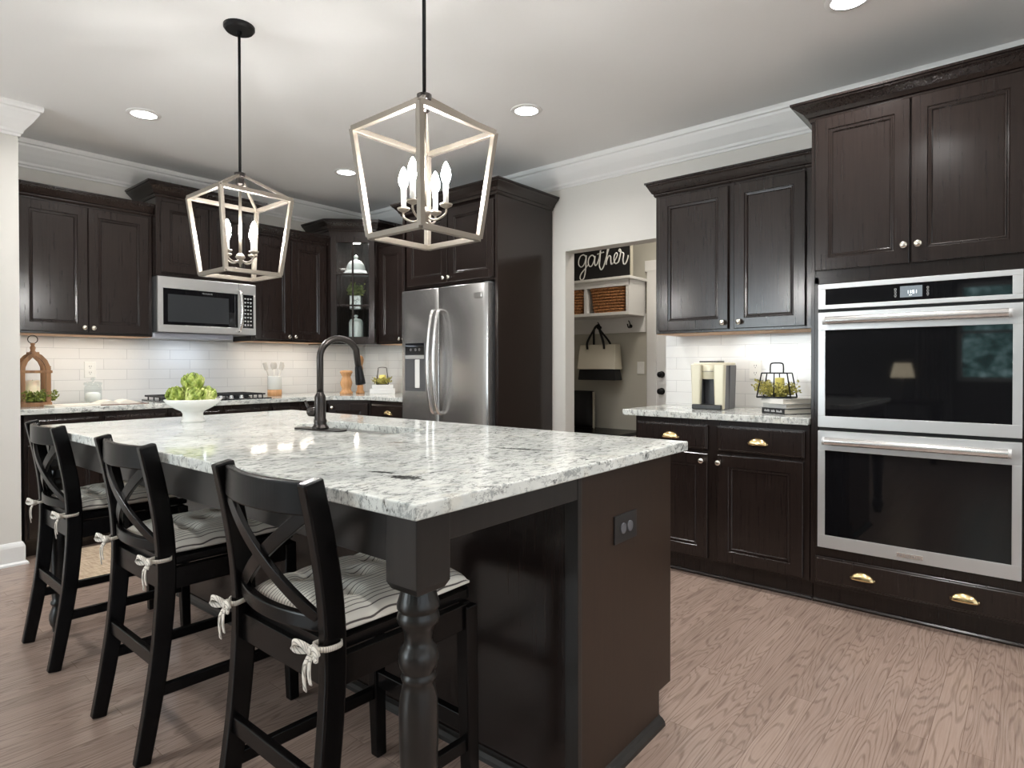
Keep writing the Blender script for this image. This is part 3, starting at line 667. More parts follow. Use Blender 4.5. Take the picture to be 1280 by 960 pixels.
for (z0, z1, c0, c1, hz) in ((.873, 1.425, .927, 1.339, 1.383), (.292, .855, .353, .762, .812)):
    d_ = obj('oven_door', ring_frame(FV, .036, .800, z0, z1, .068, .768, c0, c1, 0, T), M_OVSTEEL, ov, bev=.0015)
    obj('door_glass', fbox(bm_(), FV, .066, .770, c0-.002, c1+.002, .004, T-.003), M_OGLASS, d_, label='black oven glass')
    bm = tube(bm_(), [FV.p(.078, hz, .072), FV.p(.76, hz, .072)], .019, 24)
    for a in (.095, .743): fbox(bm, FV, a-.012, a+.012, hz-.010, hz+.010, T, .066)
    obj('handle', bm, M_CHROME, d_, smooth=False, bev=.001, label='polished tubular handle')
    for a in (.068, .757): obj('handle_end', tube(bm_(), [FV.p(a, hz, .072), FV.p(a+.012, hz, .072)], .0195, 24), M_OVSTEEL, d_, bev=.001)
    if z0 < .5:
        pl = obj('badge', fbox(bm_(), FV, .370, .470, .309, .329, T, T+.003), M_CHROME, d_, bev=.001, label='small raised steel badge')
        bm = bm_(); a = .462
        for ch in 'ELECTROLUX'[:0]: pass
        # embossed small letters
        STRK = {'F': [((0, 0), (0, 1)), ((0, 1), (.7, 1)), ((0, .55), (.55, .55))], 'R': [((0, 0), (0, 1)), ((0, 1), (.7, .95)), ((.7, .95), (.7, .55)), ((.7, .55), (0, .5)), ((.3, .5), (.75, 0))],
                'I': [((.3, 0), (.3, 1))], 'G': [((.75, .9), (.2, 1)), ((.2, 1), (0, .5)), ((0, .5), (.2, 0)), ((.2, 0), (.75, .1)), ((.75, .1), (.75, .45)), ((.75, .45), (.45, .45))],
                'D': [((0, 0), (0, 1)), ((0, 1), (.6, .8)), ((.6, .8), (.6, .2)), ((.6, .2), (0, 0))], 'A': [((0, 0), (.38, 1)), ((.38, 1), (.76, 0)), ((.15, .4), (.6, .4))],
                'E': [((0, 0), (0, 1)), ((0, 1), (.65, 1)), ((0, .5), (.55, .5)), ((0, 0), (.65, 0))]}
        for i, ch in enumerate('FRIGIDAIRE'):
            for (p, q), (r_, s2) in STRK[ch]:
                A_ = FV.p(.464-.0092*i-p*.0065, .3135+q*.009, T+.0032); B_ = FV.p(.464-.0092*i-r_*.0065, .3135+s2*.009, T+.0032)
                tube(bm, [A_, B_], .0006, 4)
        obj('badge_lettering', bm, M_KSIDE, pl)

# ------------------------------------------------------------------ microwave
mw = thing('microwave', 'stainless over-the-range microwave with black glass door', 'microwave', (2.11, 5.05, 1.42))
obj('body', mkbox(1.748, 2.482, 4.862, 5.25, 1.420, 1.828), M_FSIDE, mw, bev=.003)
FM = FA(4.862)
fr_ = obj('front_panel', ring_frame(FM, 1.748, 2.482, 1.422, 1.826, 1.784, 2.462, 1.475, 1.742, 0, .025), M_STEEL, mw, bev=.002)
obj('door_glass', fbox(bm_(), FM, 1.782, 2.335, 1.473, 1.744, .004, .024), M_OGLASS, fr_, label='black door glass')
obj('window', rings_slab(bm_(), FM, 1.816, 2.262, 1.498, 1.700, [(0, .0241), (.0, .0245), (.002, .0246)]), M_MGLASS, fr_, label='grey viewing window')
obj('keypad', fbox(bm_(), FM, 2.372, 2.463, 1.473, 1.744, .004, .0245), M_OGLASS, fr_, label='black keypad')
obj('steel_strip', fbox(bm_(), FM, 2.335, 2.372, 1.473, 1.744, .004, .025), M_STEEL, fr_)
bm = bm_()
for r_ in range(8):
    for c_ in range(3):
        a = 2.388+c_*.023; z = 1.715-r_*.030; fbox(bm, FM, a, a+.013, z-.008, z, .0245, .0250)
        if (r_+c_) % 2: fbox(bm, FM, a+.003, a+.010, z-.014, z-.011, .0245, .0250)
obj('key_marks', bm, M_MARK, fr_)
bm = bm_(); a = 2.062
for i, ch in enumerate('FRIGIDAIRE'):
    for (p, q), (r_, s2) in STRK[ch]: tube(bm, [FM.p(a+.0078*i+p*.0058, 1.718+q*.009, .0243), FM.p(a+.0078*i+r_*.0058, 1.718+s2*.009, .0243)], .0007, 4)
obj('brand_lettering', bm, M_MARK, fr_)
bm = tube(bm_(), smoothpts([FM.p(2.340, 1.772, .022), FM.p(2.342, 1.765, .05), FM.p(2.346, 1.70, .072), FM.p(2.348, 1.61, .078), FM.p(2.346, 1.52, .072), FM.p(2.342, 1.455, .05), FM.p(2.340, 1.447, .022)]), .0095, 10, rx=.013)
obj('handle', bm, M_CHROME, fr_, smooth=True, label='curved polished handle')
obj('seam', fbox(bm_(), FM, 2.3395, 2.3415, 1.744, 1.826, .0245, .0255), M_GASK, fr_)
obj('light_housing', mkbox(1.748, 2.34, 4.93, 5.245, 1.384, 1.420), M_VENT, mw, bev=.004, label='pale bluish grey housing under the microwave')

# ------------------------------------------------------------------ refrigerator
fr = thing('refrigerator', 'stainless side-by-side refrigerator with ice dispenser', 'refrigerator', (3.5, 3.36, 0))
obj('body', mkbox(3.235, 3.84, 2.905, 3.82, .02, 1.735), M_FSIDE, fr, bev=.004, label='grey refrigerator body')
obj('gasket', mkbox(3.222, 3.235, 2.915, 3.81, .07, 1.73), M_GASK, fr)
def fdoor(y0, y1):
    bm = bm_(); n = 10; front = []
    for i in range(n+1):
        t_ = i/n; y = y0+(y1-y0)*t_; bulge = .012*(1-(2*t_-1)**2)
        front.append((3.166-bulge, y))
    poly = [(3.222, y0), (3.222, y1)]+front[::-1]
    return prism(bm, poly, .06, 1.755)
dL = obj('freezer_door', fdoor(3.400, 3.828), M_STEELV, fr, bev=.005, smooth=True)
dR = obj('fridge_door', fdoor(2.902, 3.394), M_STEELV, fr, bev=.005, smooth=True)
for d_ in (dL, dR):
    for p in d_.data.polygons: p.use_smooth = abs(p.normal.z) < .5 and p.normal.x < -.9
for d_, y in ((dL, 3.430), (dR, 3.366)):
    pts = smoothpts([(3.160, y, 1.585), (3.118, y, 1.560), (3.085, y, 1.40), (3.075, y, 1.20), (3.085, y, 1.0), (3.118, y, .84), (3.160, y, .815)], 8)
    obj('handle', tube(bm_(), pts, .012, 12, rx=.016), M_CHROME, d_, smooth=True, label='long bowed polished handle')
FD = FB(3.158)
dsp = obj('dispenser', ring_frame(FD, 3.540, 3.775, .975, 1.350, 3.552, 3.763, .99, 1.345, -.006, .007), M_FSIDE, dL, bev=.002)
obj('dispenser_panel', fbox(bm_(), FD, 3.550, 3.765, 1.255, 1.345, 0, .010), M_OGLASS, dL, label='black dispenser controls')
obj('dispenser_sill', fbox(bm_(), FD, 3.550, 3.765, 1.225, 1.252, 0, .012), M_STEEL, dL)
obj('dispenser_recess', fbox(bm_(), FD, 3.552, 3.763, .99, 1.225, -.004, .0055), M_FSIDE, dL)
obj('dispenser_paddle', fbox(bm_(), FD, 3.60, 3.65, 1.0, 1.22, .004, .014), M_PLATE, dL, bev=.004, label='pale dispenser chute')
bm = bm_()
for a in (3.70, 3.645, 3.60): tube(bm, [FD.p(a+.008*math.cos(2*PI*i/12), 1.295+.008*math.sin(2*PI*i/12), .0105) for i in range(12)], .0012, 4, closed=True)
obj('dispenser_marks', bm, M_MARK, dL)
obj('badge', fbox(bm_(), FB(3.160), 2.955, 3.025, 1.650, 1.690, .004, .0075), M_CHROME, dR, bev=.001)
obj('hinge_cap', mkbox(3.19, 3.30, 2.915, 2.96, 1.735, 1.765), M_FSIDE, fr, bev=.004)

# ------------------------------------------------------------------ island (local frame: near corner of the top is the origin)
IR = math.radians(1.2); IO = (.757, .878, 0)
LX, LY = 1.243, 2.462
isl = thing('kitchen_island', 'dark kitchen island with turned corner legs and open seating side', 'island', IO, IR, local=True)
def ibox(n, *a, m=None, bev=.002, par=None, **k): return obj(n, mkbox(*a), m or M_ESPD, par or isl, bev=bev, **k)
X0 = .600   # stool side face of the cabinet body
body = mkbox(X0+.02, 1.17, .05, LY-.06, .10, .12); box(body, X0+.02, 1.10, .05, LY-.06, 0, .10)
box(body, 1.15, 1.17, .05, LY-.06, .12, .878); box(body, X0+.02, X0+.04, .05, LY-.06, .12, .878); box(body, X0+.04, 1.15, .05, .07, .12, .878); box(body, X0+.04, 1.15, LY-.08, LY-.06, .12, .878)
obj('body', body, M_ESP, isl)
bm = bm_(); prism(bm, [(0, 0), (.485, 0), (.485, .105), (.57, .105), (.57, .878), (0, .878)], 0, .02)
bmesh.ops.transform(bm, matrix=Matrix.Translation((X0, .05, 0)) @ Matrix.Rotation(PI/2, 4, 'X'), verts=bm.verts)
epn = obj('end_panel', bm, M_ESPD, isl, bev=.002)
ibox('corner_stile', X0-.004, X0+.016, .028, .07, 0, .878, m=M_CHAR)
ibox('back_panel', X0, X0+.02, .05, LY-.06, 0, .878, m=M_ESP)
ibox('far_panel', X0, 1.17, LY-.06, LY-.04, 0, .878, m=M_ESP)
obj('base_shoe', sweep(bm_(), [(0, 0), (.022, 0), (.020, .012), (.012, .022), (.004, .026), (0, .03)], [(1.085, .03), (X0-.004, .03), (X0-.004, LY-.04), (1.10, LY-.04)], side=1), M_CHAR, isl)
# cabinet fronts on the sink side
FI = Fr((1.17, 0), (0, 1), (1, 0))
for i in range(4):
    p = .07+i*.57; q = p+.555
    d_ = obj('door', door_bm(FI, p, q, .12, .69), M_ESP, isl); knob(FI, q-.03, .65, .02, d_)
    d2 = obj('drawer', drawer_bm(FI, p, q, .712, .856), M_ESP, isl); cup_pull(FI, (p+q)/2, .785, .02, d2)
# aprons under the overhang
ibox('apron', .10, X0, .030, .052, .815, .878, m=M_CHAR)
ibox('apron', .030, .052, .10, LY-.10, .775, .878, m=M_CHAR)
ibox('apron', .10, X0, LY-.052, LY-.030, .815, .878, m=M_CHAR)
def island_leg(lx, ly):
    bm = bm_(); h = .046
    z1, z0 = .878, .735
    ring = []
    for z, r_ in ((z1, h), (z0, h), (z0-.014, h*.84), (z0-.020, h*.62)):
        ring.append([bm.verts.new((lx+sx*r_, ly+sy*r_, z)) for sx, sy in ((-1, -1), (1, -1), (1, 1), (-1, 1))])
    for a, b in zip(ring, ring[1:]):
        for i in range(4): bm.faces.new((a[i], a[(i+1) % 4], b[(i+1) % 4], b[i]))
    bm.faces.new(ring[0]); bm.faces.new(ring[-1][::-1])
    lathe(bm, [(.034, .722), (.040, .700), (.0435, .690), (.0435, .682), (.038, .676), (.042, .668), (.0435, .660), (.041, .652), (.034, .644), (.029, .630), (.028, .615), (.031, .606), (.038, .597), (.0408, .585), (.0408, .574), (.037, .560), (.031, .551),
               (.034, .547), (.036, .541), (.034, .535), (.031, .531), (.034, .518), (.0385, .495), (.0405, .462), (.040, .42), (.036, .30), (.029, .16), (.027, .14), (.033, .135), (.035, .128), (.033, .121), (.027, .116), (.031, .10), (.038, .08), (.040, .06), (.036, .035), (.028, .02), (.026, 0)][::-1], (lx, ly, 0), 32)
    for f in bm.faces: f.smooth = len(f.verts) == 4 and abs(f.calc_center_median().z-.8) > .1 and f.calc_center_median().z < .722
    bmesh.ops.recalc_face_normals(bm, faces=bm.faces)
    me = bpy.data.meshes.new('leg'); bm.to_mesh(me); bm.free(); me.materials.append(M_CHAR)
    o = link('leg', me, isl); b = o.modifiers.new('b', 'BEVEL'); b.width = .002; b.segments = 2; b.limit_method = 'ANGLE'; b.angle_limit = 1.0
    return o
island_leg(.073, .073); island_leg(.073, LY-.050)
# outlet in the end panel
op = obj('outlet', mkbox(.785, .918, .024, .031, .652, .734), M_KBLK, isl, bev=.002, label='dark electrical outlet plate')
bm = bm_()
for x in (.832, .872):
    lathe(bm, [(.016, 0), (.016, .003), (.014, .004)], seg=16, M=Matrix.Translation((x, .024, .693)) @ Matrix.Rotation(PI/2, 4, 'X'))
obj('socket', bm, M_KSIDE, op)
# top with the sink cut-out
SX0, SX1, SY0, SY1 = .715, .955, .965, 1.62
top_t = thing('island_countertop', 'large speckled white granite island top with undermount sink', 'countertop', IO, IR, local=True)
hole = rrect(SX0, SX1, SY0, SY1, .07)
obj('slab', prism(bm_(), [(0, 0), (LX, 0), (LX, LY), (0, LY)], .879, .911, [hole]), M_GRAN, top_t, bev=.004, seg=3)
bm = bm_(); rin = rrect(SX0-.006, SX1+.006, SY0-.006, SY1+.006, .075); rlow = rrect(SX0+.01, SX1-.01, SY0+.01, SY1-.01, .06)
ra = [bm.verts.new((x, y, .8785)) for x, y in rin]; rb = [bm.verts.new((x, y, .70)) for x, y in rlow]
rc = [bm.verts.new((x-.002*(1 if x < .83 else -1), y, .8785)) for x, y in rrect(SX0-.012, SX1+.012, SY0-.012, SY1+.012, .08)]
rd = [bm.verts.new((x, y, .696)) for x, y in rin]
n = len(ra)
for i in range(n):
    j = (i+1) % n
    bm.faces.new((ra[i], ra[j], rb[j], rb[i])); bm.faces.new((rc[i], rc[j], ra[j], ra[i])); bm.faces.new((rc[j], rc[i], rd[i], rd[j]))
bm.faces.new(rb); bm.faces.new(rd[::-1])
sk = thing('undermount_sink', 'stainless undermount sink bowl set into the island top', 'sink', IO, IR, local=True)
obj('bowl', bm, M_STEEL, sk, smooth=False)
obj('drain', lathe(bm_(), [(.045, 0), (.045, .003), (.03, .004), (.03, .001)], ((SX0+SX1)/2, (SY0+SY1)/2, .7005)), M_CHROME, sk, smooth=True)

# faucet (world space)
FXc, FYc = 1.400, 2.205
fa = thing('kitchen_faucet', 'tall dark bronze gooseneck faucet with pull-down sprayer on the island', 'faucet', (FXc, FYc, .911))
bm = prism(bm_(), rrect(-.033, .033, -.135, .135, .03), 0, .006); bmesh.ops.transform(bm, matrix=Matrix.Translation((FXc, FYc, .911)) @ Matrix.Rotation(math.radians(9), 4, 'Z'), verts=bm.verts)
obj('deck_plate', bm, M_BRZ, fa, bev=.002)
obj('base', lathe(bm_(), [(.034, 0), (.034, .006), (.026, .014), (.024, .022), (.026, .028), (.025, .036), (.022, .040), (.0225, .125), (.020, .135), (.0145, .143), (.0145, .150)], (FXc, FYc, .917), 28), M_BRZ, fa, smooth=True)
hd = Vector((1, -.12, 0)).normalized()
pts = [(0, 1.06), (0, 1.17)]+[(.085-.085*math.cos(a), 1.205+.078*math.sin(a)) for a in [PI*i/14 for i in range(0, 13)]]
pts += [(.172, 1.165)]
W3 = [Vector((FXc, FYc, 0))+hd*a+Vector((0, 0, z)) for a, z in pts]
obj('spout', tube(bm_(), W3, .0135, 16), M_BRZ, fa, smooth=True)
tip = W3[-1]; dn = (W3[-1]-W3[-2]).normalized()
obj('sprayer', tube(bm_(), [tip-dn*.004, tip+dn*.004, tip+dn*.01, tip+dn*.05, tip+dn*.072, tip+dn*.075], [.0145, .0155, .0165, .0200, .0215, .017], 18), M_BLKM, fa, smooth=True)
hb = Vector((FXc, FYc, .985)); hdv = Vector((-.62, .78, 0)).normalized()
obj('lever', tube(tube(bm_(), [hb+hdv*.015, hb+hdv*.022, hb+hdv*.045, hb+hdv*.052], [.014, .019, .019, .012], 16), [hb+hdv*.042, hb+hdv*.05+Vector((0, 0, .02)), hb+hdv*.062+Vector((0, 0, .045))], [.006, .006, .005], 8), M_BRZ, fa, smooth=True)

# bowl of artichokes on the island
bx_, by_ = 1.232, 3.0
bw = thing('footed_bowl', 'white footed pedestal bowl holding artichokes on the island', 'bowl', (bx_, by_, .911))
obj('bowl', lathe(bm_(), [(.052, 0), (.052, .006), (.045, .014), (.043, .040), (.050, .050), (.085, .068), (.110, .086), (.122, .104), (.119, .106), (.105, .092), (.08, .076), (.04, .066), (.001, .064)], (bx_, by_, .911), 40), M_CER, bw, smooth=True)
def artichoke(c, r_, label, tilt):
    t = thing('artichoke', label, 'artichoke', c, group='artichokes in the white bowl', local=True)
    t.rotation_euler = tilt
    obj('heart', lathe(bm_(), [(r_*.25, -r_*.85), (r_*.75, -r_*.55), (r_*.86, 0), (r_*.7, r_*.5), (r_*.25, r_*.9), (.001, r_)], seg=16), M_ARTI, t, smooth=True)
    bm = bm_()
    for ly, (zc, rr_, cnt, ll) in enumerate(((-.66, .60, 6, .70), (-.38, .82, 7, .72), (-.06, .86, 7, .72), (.24, .72, 6, .66), (.50, .46, 5, .58), (.70, .2, 3, .46))):
        for i in range(cnt):
            a = 2*PI*(i+.5*(ly % 2))/cnt; er = Vector((math.cos(a), math.sin(a), 0)); et = Vector((-er.y, er.x, 0))
            o_ = er*rr_*r_+Vector((0, 0, zc*r_)); l_ = ll*r_; w2 = 1.25*rr_*r_*PI/cnt+.2*r_
            rows = []
            for k_, (f, wv_, ou) in enumerate(((0, .55, -.05), (.35, 1, .12), (.7, .85, .22), (1.0, .15, .20))):
                c_ = o_+Vector((0, 0, f*l_*1.05))+er*ou*r_-er*(f*f*.16*r_*max(0, ly-1)*.5)
                rows.append([bm.verts.new(c_+et*w2*wv_*.5*s_+er*(0 if s_ else .07*r_)) for s_ in (-1, 0, 1)]+[bm.verts.new(c_-er*.09*r_)])
            for p, q in zip(rows, rows[1:]):
                for m_, n_ in ((0, 1), (1, 2), (2, 3), (3, 0)): bm.faces.new((p[m_], p[n_], q[n_], q[m_]))
            bm.faces.new(rows[-1])
    obj('leaves', bm, M_ARTI, t, smooth=True)
    return t
zt = .911
AR = [((.0, .0, .176), .046, 'pale green artichoke topmost in the pile in the white bowl', (0, 0, .4)),
      ((-.066, .020, .120), .040, 'green artichoke at the left end of the bowl', (.3, -.5, .2)),
      ((-.018, -.050, .118), .040, 'artichoke in front of the pile, facing the near edge of the island', (.6, 0, 1)),
      ((.046, -.044, .118), .038, 'small artichoke in the front row right of the middle', (.5, .4, 2)),
      ((.070, .022, .120), .040, 'yellowish artichoke at the right end of the bowl', (0, .6, .7)),
      ((.0, .060, .120), .040, 'artichoke at the back of the bowl under the top one', (-.5, 0, 0))]
for (dx, dy, dz), r_, lb, tl in AR: artichoke((bx_+dx, by_+dy, zt+dz), r_, lb, tl)

# ------------------------------------------------------------------ bar stools (local: faces +x, origin on the floor)
def make_stool():
    st = thing('bar_stool', '', 'stool', (0, 0, 0), group='black counter stools along the island', local=True)
    W2 = .193
    prof = [(-.258, 0), (-.232, .14), (-.207, .30), (-.192, .46), (-.188, .58), (-.196, .70), (-.215, .82), (-.240, .938)]
    pr = smoothpts([(x, 0, z) for x, z in prof], 4)
    for s_ in (-1, 1):
        wd = [.043+.009*math.sin(PI*min(1, p.z/1.1)) for p in pr]
        bm = ribbon_bar(bm_(), [(p.x, s_*W2, p.z) for p in pr], (1, 0, 0), wd, .030)
        obj('rear_leg', bm, M_BLK, st, bev=.005, seg=3)
    for s_ in (-1, 1):
        bm = ribbon_bar(bm_(), [(.225, s_*W2, 0), (.215, s_*W2, .30), (.210, s_*W2, .555)], (1, 0, 0), [.034, .040, .042], [.034, .038, .040])
        obj('front_leg', bm, M_BLK, st, bev=.004)
    obj('seat', prism(bm_(), rrect(-.185, .245, -.178, .178, .02, 4), .560, .585), M_BLK, st, bev=.006, seg=3)
    bm = mkbox(-.18, .20, -W2-.010, -W2+.012, .495, .560); box(bm, -.18, .20, W2-.012, W2+.010, .495, .560)
    box(bm, -.200, -.180, -W2, W2, .495, .562); box(bm, .200, .222, -W2, W2, .495, .560)
    obj('seat_apron', bm, M_BLK, st, bev=.002)
    # curved rails
    def rail(zc, hh, xb, bulge, th, name):
        n_ = 32; pts = [(xb-bulge*(1-(2*i/n_-1)**2), -W2+.008+(2*W2-.016)*i/n_, zc) for i in range(n_+1)]
        obj(name, ribbon_bar(bm_(), pts, (0, 0, 1), hh, th), M_BLK, st, bev=.004)
    rail(.897, .070, -.226, .038, .022, 'top_rail'); rail(.628, .034, -.190, .038, .020, 'lower_rail')
    for s_ in (-1, 1):
        n_ = 26; pts = []
        for i in range(n_+1):
            t_ = i/n_; y = s_*(-.165+.33*t_); z = .640+(.866-.640)*t_; xb = -.192-.030*t_
            pts.append((xb-.036*(1-(y/.19)**2)-.004*s_, y, z))
        obj('cross_slat', ribbon_bar(bm_(), pts, (-.1, s_*-.55, .83), .032, .012), M_BLK, st, bev=.002)
    obj('rear_stretcher', ribbon_bar(bm_(), [(-.214, -W2, .292), (-.214, W2, .292)], (0, 0, 1), .042, .020), M_BLK, st, bev=.003)
    obj('front_stretcher', ribbon_bar(bm_(), [(.216, -W2, .240), (.216, W2, .240)], (0, 0, 1), .045, .022), M_BLK, st, bev=.003)
    for s_ in (-1, 1): obj('side_stretcher', ribbon_bar(bm_(), [(-.226, s_*W2, .200), (.216, s_*W2, .195)], (0, 0, 1), .034, .020), M_BLK, st, bev=.003)
    # tufted cushion
    bm = bm_(); nx, ny = 44, 40; top_, bot = [], []
    tuf = [(-.075, -.075), (-.075, .075), (.105, -.075), (.105, .075), (.015, 0)]
    for i in range(nx+1):
        rt_, rb_ = [], []
        for j in range(ny+1):
            u = 2*i/nx-1; v2 = 2*j/ny-1
            x = .025+.215*u*(1-.02*v2*v2); y = .182*v2*(1-.02*u*u)
            e = max(0, 1-abs(u)**5)**.5*max(0, 1-abs(v2)**5)**.5
            h = .018+.046*e
            for tx, ty in tuf: h -= .030*math.exp(-((x-tx)**2+(y-ty)**2)/(.024**2))
            h -= .005*math.exp(-(x+.075)**2/.02**2)+.005*math.exp(-(x-.105)**2/.02**2)+.004*math.exp(-(y+.075)**2/.02**2)+.004*math.exp(-(y-.075)**2/.02**2)
            rt_.append(bm.verts.new((x, y, .588+max(h, .004)))); rb_.append(bm.verts.new((x, y, .588+.012-.012*e)))
        top_.append(rt_); bot.append(rb_)
    for i in range(nx):
        for j in range(ny):
            bm.faces.new((top_[i][j], top_[i+1][j], top_[i+1][j+1], top_[i][j+1])); bm.faces.new((bot[i][j], bot[i][j+1], bot[i+1][j+1], bot[i+1][j]))
    for i in range(nx):
        for j in (0, ny): bm.faces.new((top_[i][j], top_[i+1][j], bot[i+1][j], bot[i][j]))
    for j in range(ny):
        for i in (0, nx): bm.faces.new((top_[i][j], top_[i][j+1], bot[i][j+1], bot[i][j]))
    cu = obj('cushion', bm, M_CUSH, st, smooth=True, label='cream pinstriped tufted cushion')
    for s_ in (-1, 1):
        y = s_*W2; bm = bm_()
        K = Vector((-.226, y-s_*.004, .590))
        ring = smoothpts([(-.17, s_*.172, .598), (-.180, y+s_*.021, .594), (-.21, y+s_*.022, .592), K+Vector((.002, s_*.008, 0)), K, K+Vector((.006, -s_*.018, .002)), (-.20, y-s_*.021, .594), (-.172, s_*.170, .600)], 4)
        ribbon_bar(bm, ring, (0, 0, 1), .011, .003)
        lathe(bm, [(.004, -.010), (.010, -.006), (.011, 0), (.010, .007), (.004, .011)], K+Vector((-.006, 0, 0)), 10)
        for ps in ([(0, 0, 0), (-.012, .016, .012), (-.016, .040, .012), (-.014, .052, 0), (-.010, .038, -.008), (0, 0, 0)],
                   [(0, 0, 0), (-.010, -.016, .012), (-.012, -.032, .010), (-.012, -.040, 0), (-.010, -.026, -.008), (0, 0, 0)],
                   [(0, 0, 0), (-.012, .006, -.024), (-.012, .012, -.05), (-.008, .014, -.085)], [(0, 0, 0), (-.010, -.006, -.02), (-.012, -.007, -.045), (-.010, -.010, -.064)]):
            ribbon_bar(bm, smoothpts([K+Vector((-.008, 0, 0))+Vector(p) for p in ps], 5), (.35, .4, .85) if abs(ps[2][2]) < .03 else (.1, 1, 0), .012, .0025)
        obj('tie_bow', bm, M_RIBBON, cu, smooth=True)
    return st
stool = make_stool()
SP = [(.925, 1.310, .0, 'black cross-back counter stool nearest the turned island leg'),
      (.925, 2.185, .0, 'black cross-back counter stool in the middle of the three at the island'),
      (.915, 3.055, .0, 'black cross-back counter stool at the far end, by the white column')]
for i, (x, y, a, lb) in enumerate(SP):
    o = stool if i == 0 else copy_tree(stool)
    o.location = (x, y, 0); o.rotation_euler = (0, 0, a); o['label'] = lb

# rug between the island and the cooktop run
bm = prism(bm_(), rrect(1.01, 2.75, 3.93, 4.63, .01, 2), .001, .011)
tag(obj('rug', bm, M_JUTE, bev=.003), 'woven beige rug on the floor between island and cooktop', 'rug')

# ------------------------------------------------------------------ pendants
def pendant(x, y, label):
    p = thing('lantern_pendant', label, 'pendant light', (x, y, 1.58), group='open cage lantern pendants')
    obj('canopy', lathe(bm_(), [(.066, 0), (.066, -.012), (.058, -.022), (.012, -.026), (.012, -.04)][::-1], (x, y, 2.70), 32), M_BLKM, p, smooth=False, label='black round ceiling canopy')
    obj('rod', tube(bm_(), [(x, y, 2.67), (x, y, 2.04)], .0062, 12), M_BLKM, p, smooth=True, label='black rod')
    obj('hub', lathe(bm_(), [(.010, -.035), (.018, -.028), (.018, 0), (.024, .004), (.024, .022), (.010, .026)], (x, y, 2.018), 20), M_BRZ, p, smooth=False)
    b = .0075; Sg, Bt = .160, .124; zs, zb = 1.925, 1.583
    def bar(p0, p1, name='frame_bar', t_=.0175):
        d = (Vector(p1)-Vector(p0)).normalized(); wdir = Vector((-(y*0)+1, 0, 0))
        mid = (Vector(p0)+Vector(p1))/2-Vector((x, y, (p0[2]+p1[2])/2)); mid.z = 0
        if mid.length < 1e-4: mid = Vector((1, 0, 0))
        ribbon_bar(bm, [p0, p1], mid.cross(d) if abs(d.z) < .95 else Vector((1, 0, 0)), t_, t_)
    bm = bm_()
    cs = [(-1, -1), (1, -1), (1, 1), (-1, 1)]
    S_ = [(x+a*Sg, y+c_*Sg, zs) for a, c_ in cs]; B_ = [(x+a*Bt, y+c_*Bt, zb) for a, c_ in cs]
    for i in range(4):
        j = (i+1) % 4
        bar(S_[i], S_[j]); bar(B_[i], B_[j]); bar(S_[i], B_[i]); bar((x+cs[i][0]*.012, y+cs[i][1]*.012, 2.028), S_[i], t_=.012)
    obj('cage', bm, M_LANT, p, bev=.001, label='brushed pewter open cage')
    obj('stem', tube(bm_(), [(x, y, 2.0), (x, y, 1.665)], .0065, 12), M_LANT, p, smooth=True)
    obj('finial', lathe(bm_(), [(.003, -.05), (.006, -.035), (.012, -.03), (.016, -.012), (.022, -.006), (.016, .004), (.008, .012)], (x, y, 1.668), 18), M_LANT, p, smooth=True)
    for i in range(4):
        a = i*PI/2+.354; e = Vector((math.cos(a), math.sin(a), 0)); c0 = Vector((x, y, 1.660))
        arm = obj('candle_arm', tube(bm_(), smoothpts([c0, c0+e*.02+Vector((0, 0, -.018)), c0+e*.045+Vector((0, 0, -.022)), c0+e*.075+Vector((0, 0, -.006)), c0+e*.0765+Vector((0, 0, .016))], 5), .0035, 8), M_LANT, p, smooth=True)
        q = c0+e*.0765
        obj('drip_cup', lathe(bm_(), [(.005, .010), (.019, .018), (.021, .024), (.008, .020)], q, 16), M_LANT, arm, smooth=True)
        obj('candle_sleeve', lathe(bm_(), [(.0085, .020), (.0085, .088)], q, 14), M_PLATE, arm, smooth=True)
        obj('bulb', lathe(bm_(), [(.006, .088), (.011, .096), (.0155, .108), (.0155, .120), (.011, .138), (.005, .152), (.001, .158)], q, 14), M_BULB, arm, smooth=True, label='glowing candle bulb')
    return p
pendant(1.335, 1.500, 'open lantern pendant over the near end of the island')
pendant(1.335, 2.740, 'open lantern pendant over the far end, by the artichoke bowl')

# ------------------------------------------------------------------ downlights
DL = {0: 'round recessed ceiling light above the left upper cabinets', 1: 'round recessed ceiling light right of the nearer lantern', 2: 'round recessed ceiling light beyond the nearer lantern, by the corner cabinet', 3: 'round recessed ceiling light cut by the top edge, before the ovens'}
for i, (x, y) in enumerate(CANS):
    t = thing('recessed_light', DL.get(i, 'round recessed ceiling light behind the camera'), 'ceiling light', (x, y, 2.70), group='recessed ceiling lights')
    obj('trim_ring', lathe(bm_(), [(.070, -.008), (.092, -.004), (.094, 0), (.070, 0)], (x, y, 2.70), 36, cap=False), M_TRIM, t, smooth=False)
    obj('lens', lathe(bm_(), [(.070, -.002), (.070, 0)], (x, y, 2.6995), 36), M_CAN, t, label='glowing lens')

# ------------------------------------------------------------------ back counter things
ZT = .912
